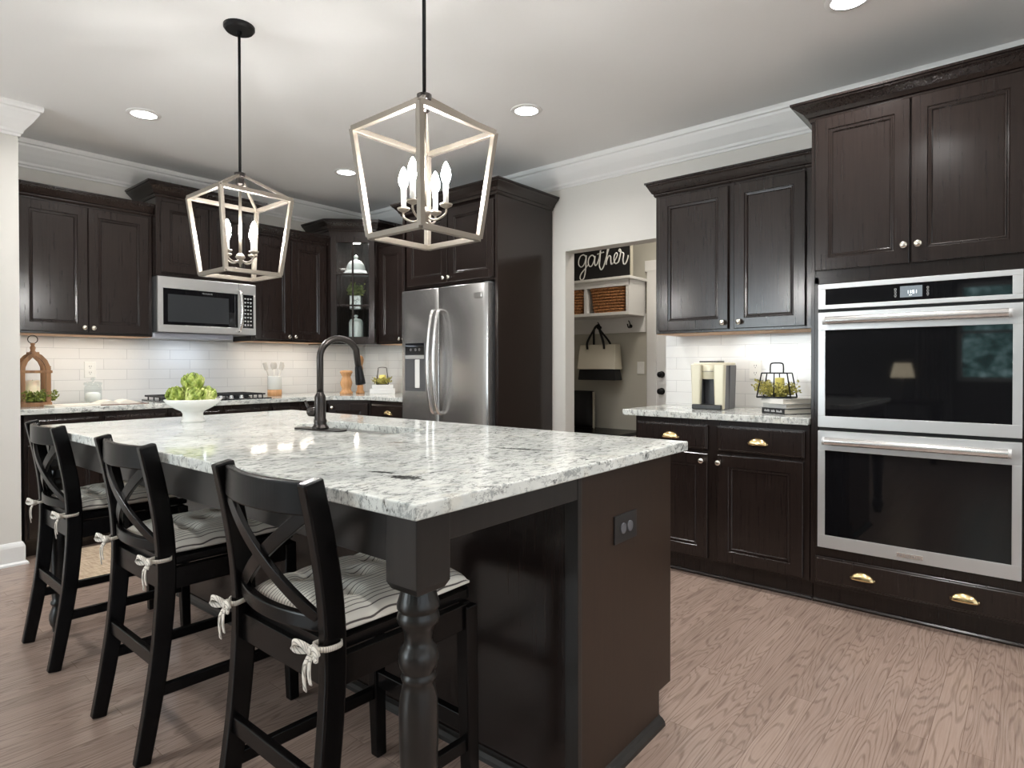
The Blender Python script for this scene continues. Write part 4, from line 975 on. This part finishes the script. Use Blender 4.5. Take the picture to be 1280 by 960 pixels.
# wooden arch lantern
lx, ly = 1.035, 4.93
t = thing('arch_lantern', 'carved wooden arch lantern on the back counter beside the white column', 'lantern', (lx, ly, ZT))
bm = box(bm_(), lx-.085, lx+.085, ly-.075, ly+.075, ZT, ZT+.028); obj('base', bm, M_BROWN, t, bev=.003)
def arch(yy):
    bm = bm_(); pts = [(lx-.066, yy, ZT+.028), (lx-.066, yy, ZT+.22), (lx-.064, yy, ZT+.255), (lx-.050, yy, ZT+.292), (lx-.025, yy, ZT+.322), (lx, yy, ZT+.338), (lx+.025, yy, ZT+.322), (lx+.050, yy, ZT+.292), (lx+.064, yy, ZT+.255), (lx+.066, yy, ZT+.22), (lx+.066, yy, ZT+.028)]
    ribbon_bar(bm, pts, (0, 1, 0), .018, .024)
    for k_ in range(22):
        for s_ in (-1, 1): lathe(bm, [(.001, -.004), (.004, 0), (.001, .004)], (lx+s_*.080, yy, ZT+.035+k_*.0105), 6)
    return bm
for yy in (ly-.062, ly+.062): obj('arch_frame', arch(yy), M_BROWN, t)
bm = box(bm_(), lx-.088, lx+.088, ly-.074, ly-.050, ZT+.215, ZT+.232); box(bm, lx-.088, lx+.088, ly+.050, ly+.074, ZT+.215, ZT+.232)
box(bm, lx-.02, lx+.02, ly-.07, ly+.07, ZT+.335, ZT+.350)
obj('cross_bar', bm, M_BROWN, t, bev=.002)
obj('finial', lathe(bm_(), [(.02, 0), (.012, .012), (.016, .03), (.010, .045), (.014, .055), (.006, .062)], (lx, ly, ZT+.348), 16), M_BROWN, t, smooth=True)
obj('ring', tube(bm_(), [(lx+.026*math.cos(2*PI*i/20), ly, ZT+.432+.026*math.sin(2*PI*i/20)) for i in range(20)], .003, 6, closed=True), M_BRZ, t, smooth=True, label='dark metal hanging ring')
c = thing('pillar_candle', 'cream pillar candle inside the wooden arch lantern', 'candle', (lx-.005, ly, ZT+.028))
obj('wax', lathe(bm_(), [(.040, 0), (.041, .005), (.041, .135), (.036, .140), (.03, .132), (.001, .130)], (lx-.005, ly, ZT+.028), 24), M_CANDLE, c, smooth=True)
obj('wick', tube(bm_(), [(lx-.005, ly, ZT+.155), (lx-.004, ly, ZT+.172)], .0012, 5), M_DARK, c)
o = obj('greenery_ring', sprigs(bm_(), (lx+.005, ly-.01, ZT+.031), 200, .135, .085, .0, .065, .022, 5), M_LEAF); tag(o, 'leafy green garland around the base of the arch lantern', 'greenery'); 
# open book
t = thing('open_book', 'open cookbook with pale pages lying on the back counter', 'book', (1.44, 4.83, ZT))
bm = bm_()
for s_ in (-1, 1):
    n_ = 8; rows = []
    for i in range(n_+1):
        u = i/n_; x = s_*u*.155; h = .004+.030*math.sin(PI*min(1, u*1.15+.05))**.8*(1-u*.55)
        rows.append([(x, -.105, h), (x, .105, h), (x, .105, .003), (x, -.105, .003)])
    vv = [[bm.verts.new(p) for p in r_] for r_ in rows]
    for a, b in zip(vv, vv[1:]):
        for i in range(4): bm.faces.new((a[i], a[(i+1) % 4], b[(i+1) % 4], b[i]))
    bm.faces.new(vv[0][::-1]); bm.faces.new(vv[-1])
MB_ = Matrix.Translation((1.47, 4.82, ZT)) @ Matrix.Rotation(-.12, 4, 'Z')
bmesh.ops.transform(bm, matrix=MB_, verts=bm.verts); obj('pages', bm, M_PAPER, t, smooth=False)
bm = box(bm_(), -.172, .172, -.120, .120, 0, .004, MB_); obj('cover', bm, M_COVT, t)
o = obj('papers', box(bm_(), -.16, .10, -.10, .10, 0, .010, Matrix.Translation((1.24, 4.80, ZT)) @ Matrix.Rotation(.1, 4, 'Z')), M_PAPER); tag(o, 'flat pale magazine left of the open cookbook', 'magazine')
# glass canister
t = thing('glass_jar', 'clear glass jar with lid below the outlet on the back counter', 'jar', (1.40, 5.05, ZT))
obj('jar_body', lathe(bm_(), [(.048, 0), (.052, .004), (.052, .105), (.046, .118), (.046, .126)], (1.40, 5.05, ZT), 32), M_GLASS, t, smooth=True)
obj('lid', lathe(bm_(), [(.052, .127), (.054, .132), (.054, .144), (.03, .150), (.006, .152), (.006, .160), (.014, .166), (.012, .176), (.003, .179)], (1.40, 5.05, ZT), 32), M_GLASS, t, smooth=True)
o = obj('sugar', lathe(bm_(), [(.046, .0), (.046, .055), (.03, .068), (.001, .07)], (1.40, 5.05, ZT+.0085), 24), M_CER, t, smooth=True, label='white contents')
def outlet(name, label, F, a, z, w_=.074, h=.118, sock=True, cat='outlet'):
    t = thing(name, label, cat, tuple(F.p(a, z, 0)))
    obj('plate', rings_slab(bm_(), F, a-w_/2, a+w_/2, z-h/2, z+h/2, [(0, 0), (0, .003), (.003, .006)]), M_PLATE, t)
    if sock:
        bm = bm_()
        for dz in (-.022, .022):
            for da in (-.006, .006): fbox(bm, F, a+da-.0012, a+da+.0012, z+dz-.002, z+dz+.008, .006, .0066)
            fbox(bm, F, a-.002, a+.002, z+dz-.012, z+dz-.008, .006, .0066)
        obj('socket_slots', bm, M_DARK, t)
    else: obj('toggle', fbox(bm_(), F, a-.004, a+.004, z-.01, z+.012, .006, .014), M_PLATE, t)
    return t
outlet('wall_outlet', 'white outlet on the tiled wall above the glass jar', FA(YA-.008), 1.438, 1.145)
outlet('wall_outlet', 'white outlet on the tiled wall between coffee maker and small lantern', FB(XB-.008), 1.309, 1.145)
outlet('light_switch', 'white light switch plate on the mudroom wall by the door', FB(5.30), 2.876, 1.148, sock=False, cat='light switch')

# gas cooktop
t = thing('gas_cooktop', 'black gas cooktop with cast iron grates on the back counter', 'cooktop', (2.13, 4.93, ZT))
obj('glass_top', prism(bm_(), rrect(1.74, 2.54, 4.68, 5.16, .02), ZT, ZT+.008), M_COOKTOP, t, bev=.002)
for g_ in range(3):
    x0 = 1.765+g_*.255; x1 = x0+.24; bm = bm_(); y0, y1 = 4.76, 5.14; zz = ZT+.034
    for p, q in (((x0, y0), (x1, y0)), ((x1, y0), (x1, y1)), ((x1, y1), (x0, y1)), ((x0, y1), (x0, y0)), (((x0+x1)/2, y0), ((x0+x1)/2, y1)), ((x0, (y0+y1)/2), (x1, (y0+y1)/2))):
        ribbon_bar(bm, [(p[0], p[1], zz), (q[0], q[1], zz)], (0, 0, 1), .013, .010)
    for k_ in range(6):
        xx = x0+.02+k_*.04
        for yy in (y0, y1): box(bm, xx-.004, xx+.004, yy-.004, yy+.004, ZT+.008, zz)
    for yy in ((y0*3+y1)/4, (y0+3*y1)/4): ribbon_bar(bm, [(x0, yy, zz), (x1, yy, zz)], (0, 0, 1), .012, .008)
    obj('grate', bm, M_IRON, t)
for bx2, by2 in ((1.885, 4.86), (1.885, 5.05), (2.14, 4.95), (2.395, 4.86), (2.395, 5.05)):
    obj('burner', lathe(bm_(), [(.045, 0), (.045, .008), (.03, .012), (.03, .020), (.004, .021)], (bx2, by2, ZT+.008), 20), M_IRON, t, smooth=False)
for i in range(5):
    obj('control_knob', lathe(bm_(), [(.018, 0), (.018, .004), (.014, .006), (.013, .024), (.004, .026)], (1.98+i*.08, 4.715, ZT+.008), 18), M_CHROME, t, smooth=False)

# utensil crock
ux, uy = 2.742, 5.02
t = thing('utensil_crock', 'white crock with wooden base band right of the cooktop', 'crock', (ux, uy, ZT))
obj('body', lathe(bm_(), [(.058, .055), (.058, .165), (.0605, .172), (.056, .172), (.053, .165), (.053, .06), (.001, .06)], (ux, uy, ZT), 32), M_CER, t, smooth=True)
obj('wood_band', lathe(bm_(), [(.056, 0), (.059, .003), (.059, .055), (.001, .056)], (ux, uy, ZT), 32), M_TAN, t, smooth=True, label='wooden lower band')
UT = [(-.034, .01, -.30, 'spatula'), (-.018, -.02, -.12, 'spoon'), (.004, .012, .05, 'spoon'), (.022, -.012, .22, 'spatula'), (.036, .015, .34, 'spoon')]
UL = ['white spatula leaning leftmost in the crock', 'white spoon second from the left in the crock', 'white spoon standing upright in the middle of the crock', 'white spatula right of the middle of the crock', 'white spoon leaning rightmost in the crock']
for (dx, dy, ln, kd), lb in zip(UT, UL):
    p0 = Vector((ux+dx*.5, uy+dy, ZT+.065)); dirv = Vector((ln, dy*2, 1)).normalized()
    t = thing(kd, lb, 'kitchen utensil', p0, group='white utensils in the crock')
    obj('shaft', tube(bm_(), [p0, p0+dirv*.17], [.0045, .0055], 8), M_UTEN, t, smooth=True)
    c_ = p0+dirv*.198; si = dirv.cross(Vector((0, 1, 0))).normalized()
    bm = lathe(bm_(), [(.004, -.034), (.016, -.022), (.021, 0), (.017, .02), (.006, .03)] if kd == 'spoon' else [(.006, -.034), (.018, -.026), (.019, 0), (.019, .03), (.016, .036)], seg=16)
    zax = dirv; yax = Vector((0, 1, 0)); yax = (yax-yax.dot(zax)*zax).normalized(); xax = yax.cross(zax)
    MM = Matrix(((xax.x, yax.x, zax.x, c_.x), (xax.y, yax.y, zax.y, c_.y), (xax.z, yax.z, zax.z, c_.z), (0, 0, 0, 1))) @ Matrix.Diagonal((1, .28, 1, 1))
    bmesh.ops.transform(bm, matrix=MM, verts=bm.verts); obj('head', bm, M_UTEN, t, smooth=True)

# mills and boards in the corner
t = thing('pepper_mill', 'stout turned wooden pepper mill in the corner by the faucet spout', 'pepper mill', (3.34, 4.83, ZT))
obj('mill_body', lathe(bm_(), [(.058, 0), (.058, .018), (.046, .028), (.040, .05), (.050, .08), (.055, .105), (.045, .135), (.038, .16), (.048, .185), (.058, .20), (.052, .215), (.012, .22)], (3.34, 4.83, ZT), 32), M_TAN, t, smooth=True)
t = thing('pepper_mill', 'tall slim pale wooden mill behind the stout one in the corner', 'pepper mill', (3.50, 4.84, ZT))
obj('mill_body', lathe(bm_(), [(.040, 0), (.040, .015), (.030, .03), (.026, .10), (.024, .2), (.028, .24), (.022, .26), (.030, .29), (.034, .32), (.026, .345), (.010, .355)], (3.50, 4.84, ZT), 28), M_TAN, t, smooth=True)
# white crate with candle holder
WX, WY = 3.62, 4.66
t = thing('white_box', 'low white wooden box under the small candle cage in the corner', 'box', (WX, WY, ZT))
RM = Matrix.Translation((WX, WY, 0)) @ Matrix.Rotation(math.radians(-40), 4, 'Z')
obj('box_body', box(bm_(), -.115, .115, -.06, .06, ZT, ZT+.046, RM), M_TRIM, t, bev=.003)
obj('box_lid', box(bm_(), -.095, .095, -.05, .05, ZT+.046, ZT+.085, RM), M_TRIM, t, bev=.003)
t = thing('candle_cage', 'small dark wire candle cage with yellow candle on the white box', 'lantern', (WX, WY, ZT+.085))
bm = bm_(); zz = ZT+.088
for s_ in (-1, 1):
    ps = [RM @ Vector(p) for p in [(-.055, s_*.04, zz), (-.040, s_*.03, zz+.13), (-.030, s_*.02, zz+.155), (.030, s_*.02, zz+.155), (.040, s_*.03, zz+.13), (.055, s_*.04, zz)]]
    tube(bm, smoothpts(ps, 4), .003, 6)
ps = [RM @ Vector(p) for p in [(-.055, -.04, zz), (.055, -.04, zz), (.055, .04, zz), (-.055, .04, zz)]]; tube(bm, ps, .003, 6, closed=True)
obj('wire_frame', bm, M_BRZ, t, smooth=True)
obj('candle', lathe(bm_(), [(.032, 0), (.032, .085), (.004, .087)], (WX, WY, zz), 20), M_YWAX, t, smooth=True, label='pale yellow candle')
o = obj('greenery_sprigs', sprigs(bm_(), (WX, WY, zz+.002), 110, .10, .10, .01, .06, .018, 9), M_LEAFY); tag(o, 'yellow-green sprigs around the candle cage in the corner', 'greenery')

# ------------------------------------------------------------------ coffee maker
kx0, kx1, ky0, ky1 = 3.50, 3.70, 1.370, 1.560
t = thing('coffee_maker', 'champagne single-serve coffee maker on the right counter', 'coffee maker', (3.63, 1.465, ZT))
def taper(x0, x1, y0, y1, z0, z1, tx=0., ty=0., rt_=0.0):
    bm = mkbox(x0, x1, y0, y1, z0, z1)
    for v_ in bm.verts:
        if v_.co.z > (z0+z1)/2:
            v_.co.y += -ty if v_.co.y < (y0+y1)/2 else ty
            v_.co.x += -tx if v_.co.x < (x0+x1)/2 else 0
    return bm
bm = taper(3.60, kx1, ky0+.004, ky1-.004, ZT, ZT+.262, 0, .008)
for yy in ((ky0+.004, ky0+.04), (ky1-.04, ky1-.004)): box(bm, 3.53, 3.60, yy[0], yy[1], ZT, ZT+.262)
obj('rear_housing', bm, M_KSIDE, t, bev=.006, seg=3)
obj('side_column', taper(kx0, 3.532, ky1-.048, ky1, ZT+.002, ZT+.268, .004, .008), M_KEUR, t, bev=.008, seg=3)
obj('side_column', taper(kx0, 3.532, ky0, ky0+.052, ZT+.002, ZT+.268, .004, .008), M_KEUR, t, bev=.008, seg=3)
bm = lathe(bm_(), [(.052, 0), (.054, .004), (.058, .045), (.059, .075), (.050, .084)], (3.565, (ky0+ky1)/2, ZT+.178), 32); obj('brew_head', bm, M_KEUR, t, smooth=True)
bm = bm_(); tube(bm, [(3.565+.0586*math.cos(2*PI*i/32), (ky0+ky1)/2+.0586*math.sin(2*PI*i/32), ZT+.224) for i in range(32)], .0015, 5, closed=True); obj('head_seam', bm, M_KSIDE, t)
obj('top_deck', taper(3.51, 3.69, ky0-.002, ky1+.002, ZT+.258, ZT+.276, -.02, .0), M_KEUR, t, bev=.005, seg=3)
obj('control_pad', mkbox(3.56, 3.66, ky0+.055, ky1-.020, ZT+.276, ZT+.286), M_KBLK, t, bev=.002, label='black button pad')
obj('recess_back', mkbox(3.585, 3.60, ky0+.045, ky1-.045, ZT+.03, ZT+.18), M_KIN, t)
obj('drip_tray', mkbox(3.482, 3.60, ky0+.006, ky1-.006, ZT+.0005, ZT+.030), M_KBLK, t, bev=.006, seg=3, label='black drip tray')
# books
BK = [(0, .030, .0, M_COVB, 'black book with white spine lettering in the stack on the right counter'),
      (.0, .024, .012, M_COVG, 'pale grey book second in the stack, on the black one'),
      (.0, .028, -.008, M_COVW, 'white book topmost in the stack, under the small lantern')]
zc = ZT; bkx, bky = 3.385, 1.005
for i, (o0, th, off, mt, lb) in enumerate(BK):
    t = thing('book', lb, 'book', (bkx+.1, bky+.05, zc), group='books stacked on the right counter')
    R_ = Matrix.Translation((bkx, bky-.002, zc)) @ Matrix.Rotation(-.50+[.0, .02, -.03][i], 4, 'Z')
    x0 = .0+off; Ln = .20; Wy = .155
    bm = box(bm_(), x0, x0+Ln, -.005, Wy, 0, .003, R_); box(bm, x0, x0+Ln, -.005, Wy, th-.003, th, R_); box(bm, x0, x0+.003, -.005, Wy, 0, th, R_)
    obj('cover', bm, mt, t, bev=.0008)
    obj('pages', box(bm_(), x0+.003, x0+Ln-.004, -.001, Wy-.004, .003, th-.003, R_), M_PAPER, t)
    if i == 0:
        bm = bm_(); rnd = random.Random(4); a = Wy-.02
        for wlen in (7, 5, 7):
            for q in range(wlen):
                h_ = rnd.choice((.009, .012, .007)); box(bm, x0-.0008, x0, a-.0035, a, .010, .010+h_, R_); a -= .0055
            a -= .010
        obj('spine_lettering', bm, M_MARK, t)
    zc += th
# lantern on the books
qx, qy, qz = 3.475, 1.065, zc
t = thing('wire_lantern', 'black trapezoid wire lantern with handle on the book stack', 'lantern', (qx, qy, qz))
bm = bm_(); hb_, ht_, Hh = .088, .066, .135; db, dt = .055, .045
lo = [(qx+sx*db, qy+sy*hb_, qz+.005) for sx, sy in ((-1, -1), (1, -1), (1, 1), (-1, 1))]; hi = [(qx+sx*dt, qy+sy*ht_, qz+Hh) for sx, sy in ((-1, -1), (1, -1), (1, 1), (-1, 1))]
tube(bm, lo, .0042, 6, closed=True); tube(bm, hi, .0036, 6, closed=True)
for a, b in zip(lo, hi): tube(bm, [a, b], .0036, 6)
for sx in (-1, 1): tube(bm, [(qx+sx*db*.99, qy, qz+.005), (qx+sx*dt, qy, qz+Hh)], .003, 6)
box(bm, qx-db, qx+db, qy-hb_, qy+hb_, qz, qz+.004)
obj('wire_frame', bm, M_BLKM, t)
obj('handle', tube(bm_(), smoothpts([(qx, qy-.034, qz+Hh), (qx, qy-.034, qz+Hh+.035), (qx, qy-.028, qz+Hh+.052), (qx, qy, qz+Hh+.055), (qx, qy+.028, qz+Hh+.052), (qx, qy+.034, qz+Hh+.035), (qx, qy+.034, qz+Hh)], 4)+[], .004, 8), M_BLKM, t, smooth=True)
c = obj('yellow_candle', lathe(bm_(), [(.024, 0), (.024, .105), (.004, .107)], (qx+.01, qy-.012, qz+.004), 20), M_YWAX); tag(c, 'yellow pillar candle inside the black wire lantern', 'candle')
o = obj('dried_greenery', sprigs(bm_(), (qx, qy, qz+.006), 150, .075, .125, .015, .085, .018, 12), M_LEAFY); tag(o, 'yellow-green sprigs spilling from the black wire lantern', 'greenery')

# ------------------------------------------------------------------ mudroom
FS = FB(4.97)
t = thing('storage_shelf', 'white hall shelf with cubbies over a hook rail in the mudroom', 'shelf', (5.1, 3.5, 1.5))
obj('top_board', mkbox(4.945, 5.30, 2.795, 4.40, 1.965, 1.990), M_TRIM, t, bev=.003)
obj('bottom_board', mkbox(4.965, 5.30, 2.82, 4.40, 1.640, 1.668), M_TRIM, t, bev=.002)
obj('side_board', mkbox(4.97, 5.30, 2.82, 2.850, 1.668, 1.965), M_TRIM, t, bev=.002)
for y in (3.272, 3.80): obj('divider', mkbox(4.97, 5.30, y, y+.034, 1.668, 1.965), M_TRIM, t, bev=.002)
obj('face_rail', mkbox(4.966, 4.985, 2.82, 4.40, 1.905, 1.965), M_TRIM, t)
obj('back_board', mkbox(5.285, 5.30, 2.82, 4.40, 1.668, 1.965), M_DARK, t, label='dark back of the cubbies')  # near-black colour paints the shade behind the baskets
obj('hook_rail', mkbox(5.275, 5.30, 2.82, 4.40, 1.490, 1.640), M_TRIM, t, bev=.003)
def hook(y, label):
    h = thing('coat_hook', label, 'hook', (5.27, y, 1.55)); FHk = FB(5.275)
    bm = lathe(bm_(), [(.018, 0), (.018, .005), (.008, .008)], seg=14, M=along(FHk, y, 1.55, 0))
    tube(bm, smoothpts([FHk.p(y, 1.55, .004), FHk.p(y, 1.535, .03), FHk.p(y, 1.545, .055), FHk.p(y, 1.57, .062)], 4), [.006]*12+[.009], 8)
    tube(bm, smoothpts([FHk.p(y, 1.555, .004), FHk.p(y, 1.59, .03), FHk.p(y, 1.60, .045)], 4), .005, 8)
    obj('hook_body', bm, M_BLKM, h, smooth=True)
hook(2.970, 'small black coat hook on the rail, empty'); hook(3.315, 'black coat hook holding the canvas tote')
def basket(y0, y1, label):
    b = thing('wicker_basket', label, 'basket', (5.1, (y0+y1)/2, 1.668), group='wicker baskets in the mudroom shelf')
    bm = bm_(); z0, z1 = 1.669, 1.885; o_ = .03
    for k_ in range(9):
        f = k_/8; z = z0+(z1-z0)*f; s_ = o_*(1-f)
        lp = [(x, y, z) for x, y in rrect(4.99+s_*.4, 5.27, y0+s_, y1-s_, .02, 3)]
        tube(bm, lp, .014, 6, closed=True)
    prism(bm, rrect(5.0, 5.26, y0+o_, y1-o_, .02, 3), z0, z0+.01)
    obj('weave', bm, M_RATTAN, b, smooth=True)
    obj('rim', tube(bm_(), [(x, y, z1+.008) for x, y in rrect(4.985, 5.275, y0-.003, y1+.003, .02, 3)], .012, 8, closed=True), M_RATTAN, b, smooth=True)
basket(2.885, 3.240, 'woven brown basket in the full cubby below the sign'); basket(3.335, 3.770, 'woven brown basket half hidden by the doorway edge')
# sign
t = thing('gather_sign', 'dark wooden sign reading gather in white script on the mudroom shelf', 'sign', (5.02, 3.15, 1.99))
obj('board', mkbox(5.0, 5.03, 2.822, 3.475, 1.991, 2.285), M_KBLK, t, label='black sign board'); obj('board_frame', ring_frame(FB(5.0), 2.812, 3.485, 1.991, 2.292, 2.822, 3.475, 1.997, 2.286, -.034, .002), M_CANVAS, t)
def w2(pts):   # script strokes, units: x to the right in the picture, z up
    return [Vector((4.995, 3.395-px, 2.0+pz)) for px, pz in pts]
ST = [
 [(.105, .215), (.075, .245), (.035, .235), (.012, .195), (.015, .150), (.045, .128), (.078, .150), (.100, .205), (.105, .235), (.100, .15), (.092, .07), (.075, .015), (.045, .0), (.028, .025), (.045, .065), (.10, .115), (.135, .150)],
 [(.205, .205), (.180, .230), (.145, .215), (.128, .170), (.140, .130), (.168, .125), (.195, .165), (.210, .215), (.205, .160), (.215, .125), (.238, .140)],
 [(.238, .140), (.262, .20), (.275, .265), (.268, .18), (.262, .12), (.280, .080), (.305, .095), (.325, .14)],
 [(.238, .232), (.315, .245)],
 [(.325, .14), (.352, .22), (.372, .275), (.362, .280), (.350, .23), (.342, .12)], [(.343, .15), (.368, .198), (.392, .195), (.395, .150), (.402, .118), (.425, .130)],
 [(.425, .130), (.455, .172), (.470, .205), (.455, .222), (.435, .195), (.432, .150), (.450, .120), (.482, .132)],
 [(.482, .132), (.502, .195), (.508, .235), (.495, .252), (.488, .235), (.515, .222), (.540, .205), (.532, .150), (.540, .110), (.562, .110), (.585, .155), (.590, .185)]]
bm = bm_()
for s_ in ST: tube(bm, smoothpts(w2([(a*.94, b_*.98) for a, b_ in s_]), 5), .006, 6)
obj('script_lettering', bm, M_PLATE, t, smooth=True, label='white script word gather')
# tote
t = thing('tote_bag', 'cream canvas tote with black base hanging from the mudroom hook', 'bag', (5.17, 3.25, 1.03))
bm = bm_(); y0, y1 = 3.01, 3.47; zb_, zt_ = 1.135, 1.375
def tot(z0, z1, e0, e1):
    bm = bm_(); r0 = [bm.verts.new(p) for p in ((5.09-e0, y0+.02, z0), (5.22, y0+.02, z0), (5.22, y1-.01, z0), (5.09-e0, y1-.01, z0))]
    r1 = [bm.verts.new(p) for p in ((5.10-e1, y0+.03, z1), (5.20, y0+.03, z1), (5.20, y1-.03, z1), (5.10-e1, y1-.03, z1))]
    for i in range(4): bm.faces.new((r0[i], r0[(i+1) % 4], r1[(i+1) % 4], r1[i]))
    bm.faces.new(r0[::-1]); bm.faces.new(r1); return bm
obj('canvas_body', tot(zb_, zt_, .015, .0), M_CANVAS, t, bev=.006, label='cream canvas upper body')
obj('black_base', tot(1.03, zb_, .0, .015), M_BCANVAS, t, bev=.006, label='black canvas base')
for xx in (5.09, 5.205):
    hp = smoothpts([(xx, 3.345-.0, 1.34), (xx, 3.355, 1.38), (5.20, 3.385, 1.52), (5.21, 3.378, 1.565), (5.21, 3.355, 1.565), (5.20, 3.325, 1.50), (xx, 3.14, 1.38), (xx, 3.13, 1.34)] if False else [(xx, 3.345, 1.33), (xx, 3.345, 1.40), (5.18, 3.325, 1.53), (5.215, 3.298, 1.575), (5.18, 3.265, 1.53), (xx, 3.165, 1.40), (xx, 3.155, 1.33)], 5)
    obj('strap', ribbon_bar(bm_(), hp, (.2, 1, .3), .024, .005), M_BCANVAS, t)
# bench and pillow
t = thing('mudroom_bench', 'dark bench top along the mudroom wall below the tote', 'bench', (5.08, 3.6, 0))
obj('bench_seat', mkbox(4.85, 5.298, 2.84, 4.40, .515, .548), M_BLK, t, bev=.004)
obj('bench_box', mkbox(4.88, 5.298, 2.86, 4.40, 0, .515), M_TRIM, t)
t = thing('throw_pillow', 'dark pillow with pale fringed edge propped on the mudroom bench', 'pillow', (5.18, 3.53, .548))
bm = bm_(); n_ = 12; A_, B2 = [], []
for i in range(n_+1):
    ra_, rb_ = [], []
    for j in range(n_+1):
        u = 2*i/n_-1; v2 = 2*j/n_-1; e = (max(0, 1-u**4)*max(0, 1-v2**4))**.5
        y = 3.53+.185*u; z = .735+.185*v2; ra_.append(bm.verts.new((5.20-.055*e, y, z))); rb_.append(bm.verts.new((5.205+.055*e, y, z)))
    A_.append(ra_); B2.append(rb_)
for i in range(n_):
    for j in range(n_):
        bm.faces.new((A_[i][j], A_[i+1][j], A_[i+1][j+1], A_[i][j+1])); bm.faces.new((B2[i][j], B2[i][j+1], B2[i+1][j+1], B2[i+1][j]))
    bm.faces.new((A_[i][0], A_[i+1][0], B2[i+1][0], B2[i][0])); bm.faces.new((A_[i][n_], A_[i+1][n_], B2[i+1][n_], B2[i][n_])); bm.faces.new((A_[0][i], A_[0][i+1], B2[0][i+1], B2[0][i])); bm.faces.new((A_[n_][i], A_[n_][i+1], B2[n_][i+1], B2[n_][i]))
obj('cover', bm, M_BCANVAS, t, smooth=True)
bm = bm_()
for k_ in range(26): z = .56+k_*.0138; tube(bm, [(5.19, 3.346, z), (5.18, 3.325+random.uniform(-.004, .004), z-.006)], .007, 5)
obj('fringe', bm, M_CANVAS, t, label='pale fringe')

# ------------------------------------------------------------------ room behind the camera (seen only in reflections)
t = thing('console_table', 'dark table with a lit lamp, reflected in the oven glass', 'table', (-2.5, 1.25, 0))
bm = mkbox(-2.75, -2.25, .85, 1.65, .70, .74); obj('table_top', bm, M_BLK, t, bev=.004)
for sx in (-2.72, -2.32):
    for sy in (.88, 1.58): obj('leg', mkbox(sx, sx+.05, sy, sy+.05, 0, .70), M_BLK, t)
t = thing('table_lamp', 'lit table lamp with a pale shade, reflected in the upper oven door', 'lamp', (-2.5, 1.25, .74))
obj('lamp_base', lathe(bm_(), [(.07, 0), (.07, .01), (.012, .02), (.010, .30)], (-2.5, 1.25, .74), 20), M_BLKM, t, smooth=True)
obj('lamp_shade', lathe(bm_(), [(.13, .28), (.09, .46), (.088, .46), (.128, .28)], (-2.5, 1.25, .74), 28, cap=False), M_SHADE, t, smooth=True)
t = thing('sofa', 'dark sofa in the room behind the camera', 'sofa', (-3.0, -1.2, 0))
obj('seat', mkbox(-3.5, -2.6, -2.3, -.2, .08, .45), M_SOFA, t, bev=.05); obj('backrest', mkbox(-3.7, -3.42, -2.3, -.2, .08, .85), M_SOFA, t, bev=.05)
def curtain(x, y0, y1, label):
    bm = bm_(); n_ = 40; pr_ = []
    for i in range(n_+1):
        y = y0+(y1-y0)*i/n_; pr_.append((x+.03*math.sin(i*1.25), y))
    poly = pr_+[(a+.006, b_) for a, b_ in pr_[::-1]]
    o = obj('curtain', prism(bm, poly, .05, 2.45), M_CURT); tag(o, label, 'curtain')
curtain(-3.9, .86, 1.30, 'grey curtain beside the west window, seen in the oven glass'); curtain(-3.9, -.35, .06, 'grey curtain on the far side of the west window')
o = obj('garden_hedge', mkbox(-7.2, -6.8, -6, 9, 0, 3.6), M_OUTSIDE); tag(o, 'leafy hedge outside the west windows', 'hedge'); 
g_ = obj('ground', mkbox(-12, -4.1, -12, 9, -.15, -.05), M_DLEAF); g_['kind'] = 'structure'
